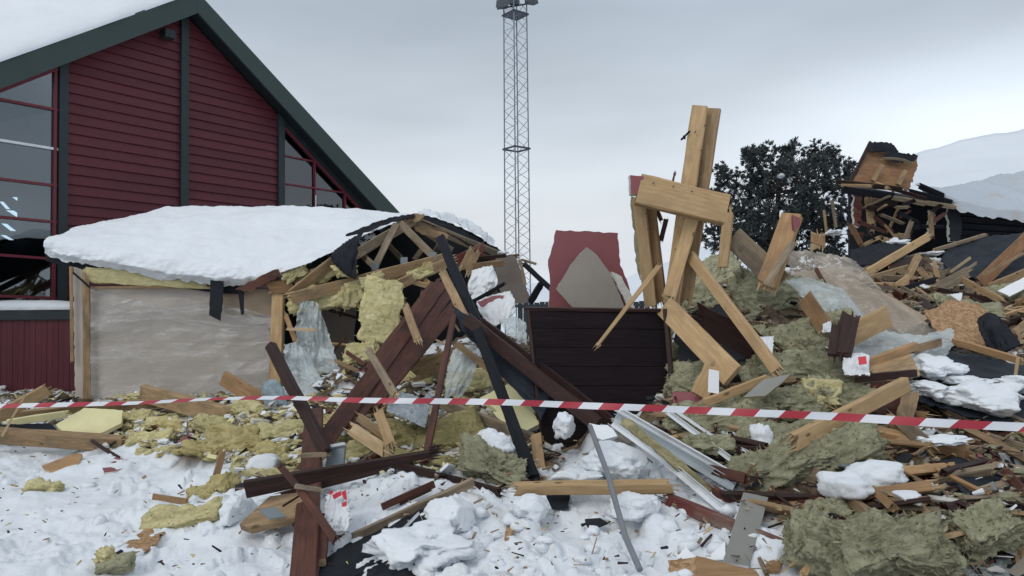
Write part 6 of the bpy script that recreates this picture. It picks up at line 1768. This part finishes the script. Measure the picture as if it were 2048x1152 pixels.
sheet('packaging', 'white scrap with red print behind the chipboard', 'packaging', [[(1895, 590, 10.3), (1925, 585, 10.3)], [(1893, 606, 10.1), (1922, 604, 10.1)]], 'bag', 18, 18, .04, (2, 4), .012, seed=95, thick=.004)
for (lb, x, y, w, h, Y) in (('snow patch before the dark room', 1790, 486, 44, 16, 12.9), ('snow patch on the orange square board', 1668, 466, 34, 10, 12.3), ('snow patch beside the dark tarpaulin', 1862, 508, 40, 10, 12.3)):
    lump('snow_patch', lb, 'snow', (x, y, Y), w, h, .3, 'snow_dirty', 4, .8, 2.2)

# --- splinter bundle at the lower right, below the snow lumps
SB = [('dark wet board below the rounded snow lumps', (1540, 990, 5.1), (1760, 1010, 5.0), 16, 'brown'), ('weathered board under the dark wet board', (1560, 1040, 4.85), (1712, 1026, 4.9), 20, 'pine_grey'),
      ('orange torn board end in the splinter bundle', (1600, 1050, 4.85), (1650, 1012, 4.95), 22, 'pine_orange'), ('pale thin splinter in the bundle, left', (1660, 1030, 4.8), (1690, 998, 4.9), 4, 'split'),
      ('brown board stub below the orange torn end', (1700, 1060, 4.75), (1830, 1050, 4.8), 22, 'brown'), ('splintered board at the right of the bundle, upper', (1830, 1015, 4.85), (1925, 1060, 4.7), 20, 'pine_old'),
      ('splintered board at the right of the bundle, lower', (1840, 1045, 4.7), (1945, 1105, 4.5), 26, 'pine_grey'), ('yellow splinter fan in the bundle', (1838, 1010, 4.75), (1900, 1062, 4.6), 12, 'split'),
      ('grey stick curving out of the dark hollow', (1790, 925, 5.35), (1852, 972, 5.1), 8, 'pine_grey'), ('small red brown block in the splinter bundle', (1786, 1000, 4.95), (1790, 1030, 4.85), 20, 'pine_orange'),
      ('dark beam under the splinter bundle', (1640, 1070, 4.7), (1800, 1062, 4.7), 30, 'brown_dark'), ('thin pale splinter over the bottom stone wool', (1830, 1010, 4.8), (1880, 1004, 4.85), 4, 'split'),
      ('dark stick by the bark chunk at the bottom', (1520, 1118, 4.4), (1534, 1150, 4.3), 8, 'pine_grey'), ('orange stub under the bottom stone wool', (1606, 1150, 4.2), (1622, 1120, 4.3), 12, 'pine')]
for (lb, a, b, w, m) in SB:
    T(lb, a, b, w, .03, random.uniform(8, 30), m, 'bb')

# ------------------------------------------------------------------ loose filling of the heap
ANCH = [('dark room', 1800, 470), ('torn chipboard', 1920, 640), ('dusty plastic sheet', 1740, 590), ('black membrane', 1960, 770), ('crossed pair of timbers', 1540, 540), ('leaning stud', 1480, 650),
        ('pine rail', 1780, 720), ('long fresh timber', 1700, 820), ('frayed stone wool', 1620, 690), ('stone wool slab', 1610, 930), ('rounded snow lumps', 1720, 980), ('blue black membrane', 1960, 960),
        ('bottom stone wool heap', 1750, 1100), ('dark panel', 1200, 800), ('metal profiles', 1350, 880), ('black timber', 1000, 800), ('thin brown rod', 880, 780), ('foil sheet', 810, 820),
        ('brown board stack', 760, 740), ('shed corner post', 600, 760), ('foil roll', 545, 800), ('thick broken beam', 370, 820), ('foam slab', 190, 850), ('far left beam', 60, 870), ('mustard wool heap', 470, 890),
        ('upright brown plank', 620, 860), ('metal box', 670, 900), ('yellow wool bale', 900, 890), ('wide slanting board', 1400, 700), ('brown roof beam', 2010, 540), ('white wrappers', 980, 620)]
LM = [('pine', 'pale'), ('pine_old', 'tan'), ('pine_grey', 'grey'), ('pine_grey', 'grey'), ('brown', 'red brown'), ('split', 'freshly split'), ('brown_dark', 'dark brown'), ('pine_old', 'tan'), ('black', 'black')]
rgn = np.random.default_rng(77)
seen_l = set()
for cnt, xr, yr in ((90, (1350, 2090), (560, 1010)), (84, (1620, 2090), (480, 640)), (70, (560, 1080), (690, 930)), (44, (-20, 600), (800, 890))):
    k = 0
    while k < cnt:
        x, y = rgn.uniform(*xr), rgn.uniform(*yr)
        if rubble_mask(x, y, np.array(0.0)) < .6: continue
        Yg = float(GY(x, y)[0])
        if Yg >= 12.9: continue
        a = rgn.uniform(-60, 60)
        l0 = rgn.uniform(20, 80)
        ln = l0 * 8.5 / Yg * .8
        dx, dy = ln * math.cos(R(a)), -ln * math.sin(R(a)) * .55
        m, cw = LM[rgn.integers(0, len(LM))]
        w0 = rgn.uniform(4, 16)
        an = min(ANCH, key=lambda q: (q[1] - x) ** 2 + (1.5 * (q[2] - y)) ** 2)
        size = ('long ' if l0 > 58 else 'short ' if l0 < 38 else '') + ('narrow ' if w0 < 8 else 'broad ' if w0 > 12 else '')
        til = 'lying level' if abs(a) < 15 else ('rising rightward' if a > 0 else 'sinking rightward')
        sd = ('above' if y < an[2] - 12 else 'below') if abs(y - an[2]) * 1.5 > abs(x - an[1]) else ('left of' if x < an[1] else 'right of')
        lbl = f'{size}{cw} board end {til}, {sd} the {an[0]}'
        if lbl in seen_l: continue
        seen_l.add(lbl)
        T(f'{size}{cw} board end {til}, {sd} the {an[0]}', (x - dx / 2, y - dy / 2, -rgn.uniform(.02, .12)), (x + dx / 2, y + dy / 2, -rgn.uniform(.02, .12)), w0 * 8 / Yg, rgn.uniform(.015, .035), rgn.uniform(-20, 60), m, 'bb', 'loose_board_end', 'board', group='loose board ends near the ' + an[0])
        k += 1

LT = [('pine', 'pale'), ('pine_old', 'tan'), ('pine_grey', 'grey'), ('pine_old', 'tan'), ('brown', 'red brown'), ('pine_orange', 'orange'), ('brown_dark', 'dark brown'), ('pine_grey', 'grey')]
used_l = set()
k = 0
while k < 112:
    zone = k % 3
    x, y = (rgn.uniform(1600, 2090), rgn.uniform(500, 640)) if zone == 0 else (rgn.uniform(1680, 2090), rgn.uniform(620, 1080)) if zone == 1 else (rgn.uniform(1360, 2090), rgn.uniform(760, 1080))
    if rubble_mask(x, y, np.array(0.0)) < .8: continue
    if 1820 < x and 700 < y < 830: continue
    Yg = float(GY(x, y)[0])
    if Yg >= 12.9: continue
    a = rgn.normal(0, 32)
    l0 = rgn.uniform(70, 190) * (1.0 if zone else .75)
    dx, dy = l0 * math.cos(R(a)), -l0 * math.sin(R(a)) * .6
    m, cw = LT[rgn.integers(0, len(LT))]
    w0 = rgn.uniform(7, 24) * (.75 if zone == 0 else 1)
    an = min(ANCH, key=lambda q: (q[1] - x) ** 2 + (1.5 * (q[2] - y)) ** 2)
    til = 'lying level' if abs(a) < 12 else ('rising rightward' if a > 0 else 'sinking rightward')
    sd = ('above' if y < an[2] - 12 else 'below') if abs(y - an[2]) * 1.5 > abs(x - an[1]) else ('left of' if x < an[1] else 'right of')
    lb = f"{'long ' if l0 > 130 else ''}{'narrow ' if w0 < 11 else 'broad ' if w0 > 18 else ''}{cw} broken timber {til}, {sd} the {an[0]}"
    if lb in used_l: continue
    used_l.add(lb)
    T(lb, (x - dx / 2, y - dy / 2, -rgn.uniform(.05, .22)), (x + dx / 2, y + dy / 2, -rgn.uniform(.05, .3)), w0, rgn.uniform(.025, .055), rgn.uniform(-25, 55), m, 'bb', 'broken_timber', 'timber', group='broken timbers near the ' + an[0])
    k += 1

def scatter(name, label, n, mats, weights, hx, hy, hz, xr, yr, seed, lift=.02, inside=True, flat_=.35, thr=.5):
    rg = np.random.default_rng(seed)
    x, y = rg.uniform(*xr, n * 3), rg.uniform(*yr, n * 3)
    m = rubble_mask(x, y, fbm(x / 90, y / 60, 3.0, 2))
    keep = (m > thr) if inside else (m < .3)
    keep &= (fbm(x / 70 + seed, y / 45, 1.0, 3) > -.05) | (rg.random(len(x)) < .15)      # gathered in drifts
    x, y = x[keep][:n], y[keep][:n]
    Yg = GY(x, y)
    ok = Yg < 12.95
    x, y, Yg = x[ok], y[ok], Yg[ok] - rg.uniform(0, .12, ok.sum())
    C = np.array([list(P(a, b, c)) for a, b, c in zip(x, y, Yg)])
    C[:, 2] += lift
    n = len(C)
    s = rg.uniform(.5, 1.5, n)
    H = np.stack([rg.uniform(*hx, n) * s, rg.uniform(*hy, n) * s, rg.uniform(*hz, n)], -1)
    o = boxes_mesh(name, C, rand_axes(rg, n, flat_), H, [MAT[q] for q in mats], rg.choice(len(mats), n, p=np.array(weights) / sum(weights)), taper=rg.uniform(.1, 1, n))
    tag(o, label, 'debris', kind='stuff')
scatter('wood_splinters', 'pale wood splinters scattered over the rubble', 3400, ['split', 'pine_old', 'pine_grey', 'brown', 'brown_dark', 'black'], [2, 4, 5, 2, 3, 2], (.02, .13), (.003, .014), (.002, .008), (-20, 2080), (470, 1150), 101)
scatter('plaster_crumbs', 'plaster, felt and paper crumbs scattered over the rubble', 1300, ['gyps_white', 'gyps_beige', 'felt', 'bag', 'gyps_red', 'soot', 'alu_grey'], [3, 3, 5, 2, 1, 5, 1], (.015, .07), (.01, .05), (.002, .01), (-20, 2080), (470, 1150), 103)
scatter('foam_crumbs', 'pale foam, paper and snow crumbs strewn before the shed', 1100, ['foam', 'snow', 'paper', 'gyps_white', 'wool_yellow'], [3, 6, 1, 3, 3], (.015, .06), (.01, .045), (.006, .02), (-20, 1080), (720, 950), 107)
scatter('snow_litter', 'tiny wood and wool crumbs lying on the trampled snow', 240, ['pine_old', 'brown_dark', 'wool_yellow', 'felt', 'pine_grey'], [4, 3, 2, 2, 3], (.006, .028), (.003, .010), (.002, .005), (-20, 1700), (880, 1150), 105, .03, False)

scatter('trodden_splinters', 'wood splinters trodden into the snow in front of the panel', 120, ['pine_old', 'split', 'brown_dark', 'pine_grey'], [4, 3, 2, 4], (.010, .045), (.002, .007), (.002, .005), (820, 1600), (930, 1150), 109, .03, False)

def tufts(name, label, n, mat, xr, yr, seed, size):
    rg = np.random.default_rng(seed)
    x, y = rg.uniform(*xr, n * 4), rg.uniform(*yr, n * 4)
    m = rubble_mask(x, y, fbm(x / 90, y / 60, 3.0, 2)) > .4
    x, y = x[m][:n], y[m][:n]
    Yg = GY(x, y); ok = Yg < 12.9
    x, y, Yg = x[ok], y[ok], Yg[ok]
    Vs, Fs, off = [], [], 0
    for a, b, c in zip(x, y, Yg):
        s = rg.uniform(*size)
        p, f = lump_pts(2, (s * rg.uniform(.7, 1.7), s, s * .55), rg, .75, 2.6)
        q = np.array(P(a, b, c - rg.uniform(0, .08)))
        Vs.append(p + q); Fs += [tuple(i + off for i in t) for t in f]; off += len(p)
    o = mesh_obj(name, np.concatenate(Vs), Fs, MAT[mat], smooth=False)
    tag(o, label, 'insulation', kind='stuff')
tufts('yellow_wool_crumbs', 'yellow glass wool crumbs strewn before the shed', 700, 'wool_yellow', (240, 960), (790, 945), 201, (.02, .075))
tufts('mustard_wool_crumbs', 'mustard glass wool crumbs strewn over the debris', 200, 'wool_must', (240, 960), (790, 945), 203, (.02, .06))
tufts('green_wool_crumbs', 'stone wool crumbs strewn over the right-hand heap', 420, 'wool_green', (1360, 2080), (560, 1150), 205, (.02, .07))

def clods():
    rg = np.random.default_rng(301)
    n = 420
    x, y = rg.uniform(-40, 1700, n * 3), rg.uniform(890, 1180, n * 3)
    m = rubble_mask(x, y, np.zeros_like(x)) < .35
    dens = np.clip(.25 + (x - 350) / 900, .12, 1)
    m &= rg.random(len(x)) < dens
    x, y = x[m][:n], y[m][:n]
    Yg = GY(x, y)
    Vs, Fs, off = [], [], 0
    for a, b, c in zip(x, y, Yg):
        s = .012 + .05 * rg.random() ** 2.6
        p, f = lump_pts(2, (s * rg.uniform(.8, 1.5), s * rg.uniform(.8, 1.4), s * rg.uniform(.5, .9)), rg, .55, 1.2)
        Vs.append(p + np.array(P(a, b, c)) + np.array((0, 0, s * .15))); Fs += [tuple(i + off for i in t) for t in f]; off += len(p)
    o = mesh_obj('snow_clods', np.concatenate(Vs), Fs, MAT['snow'], smooth=True)
    tag(o, 'small broken snow clods covering the trampled snow', 'snow', kind='stuff')
clods()
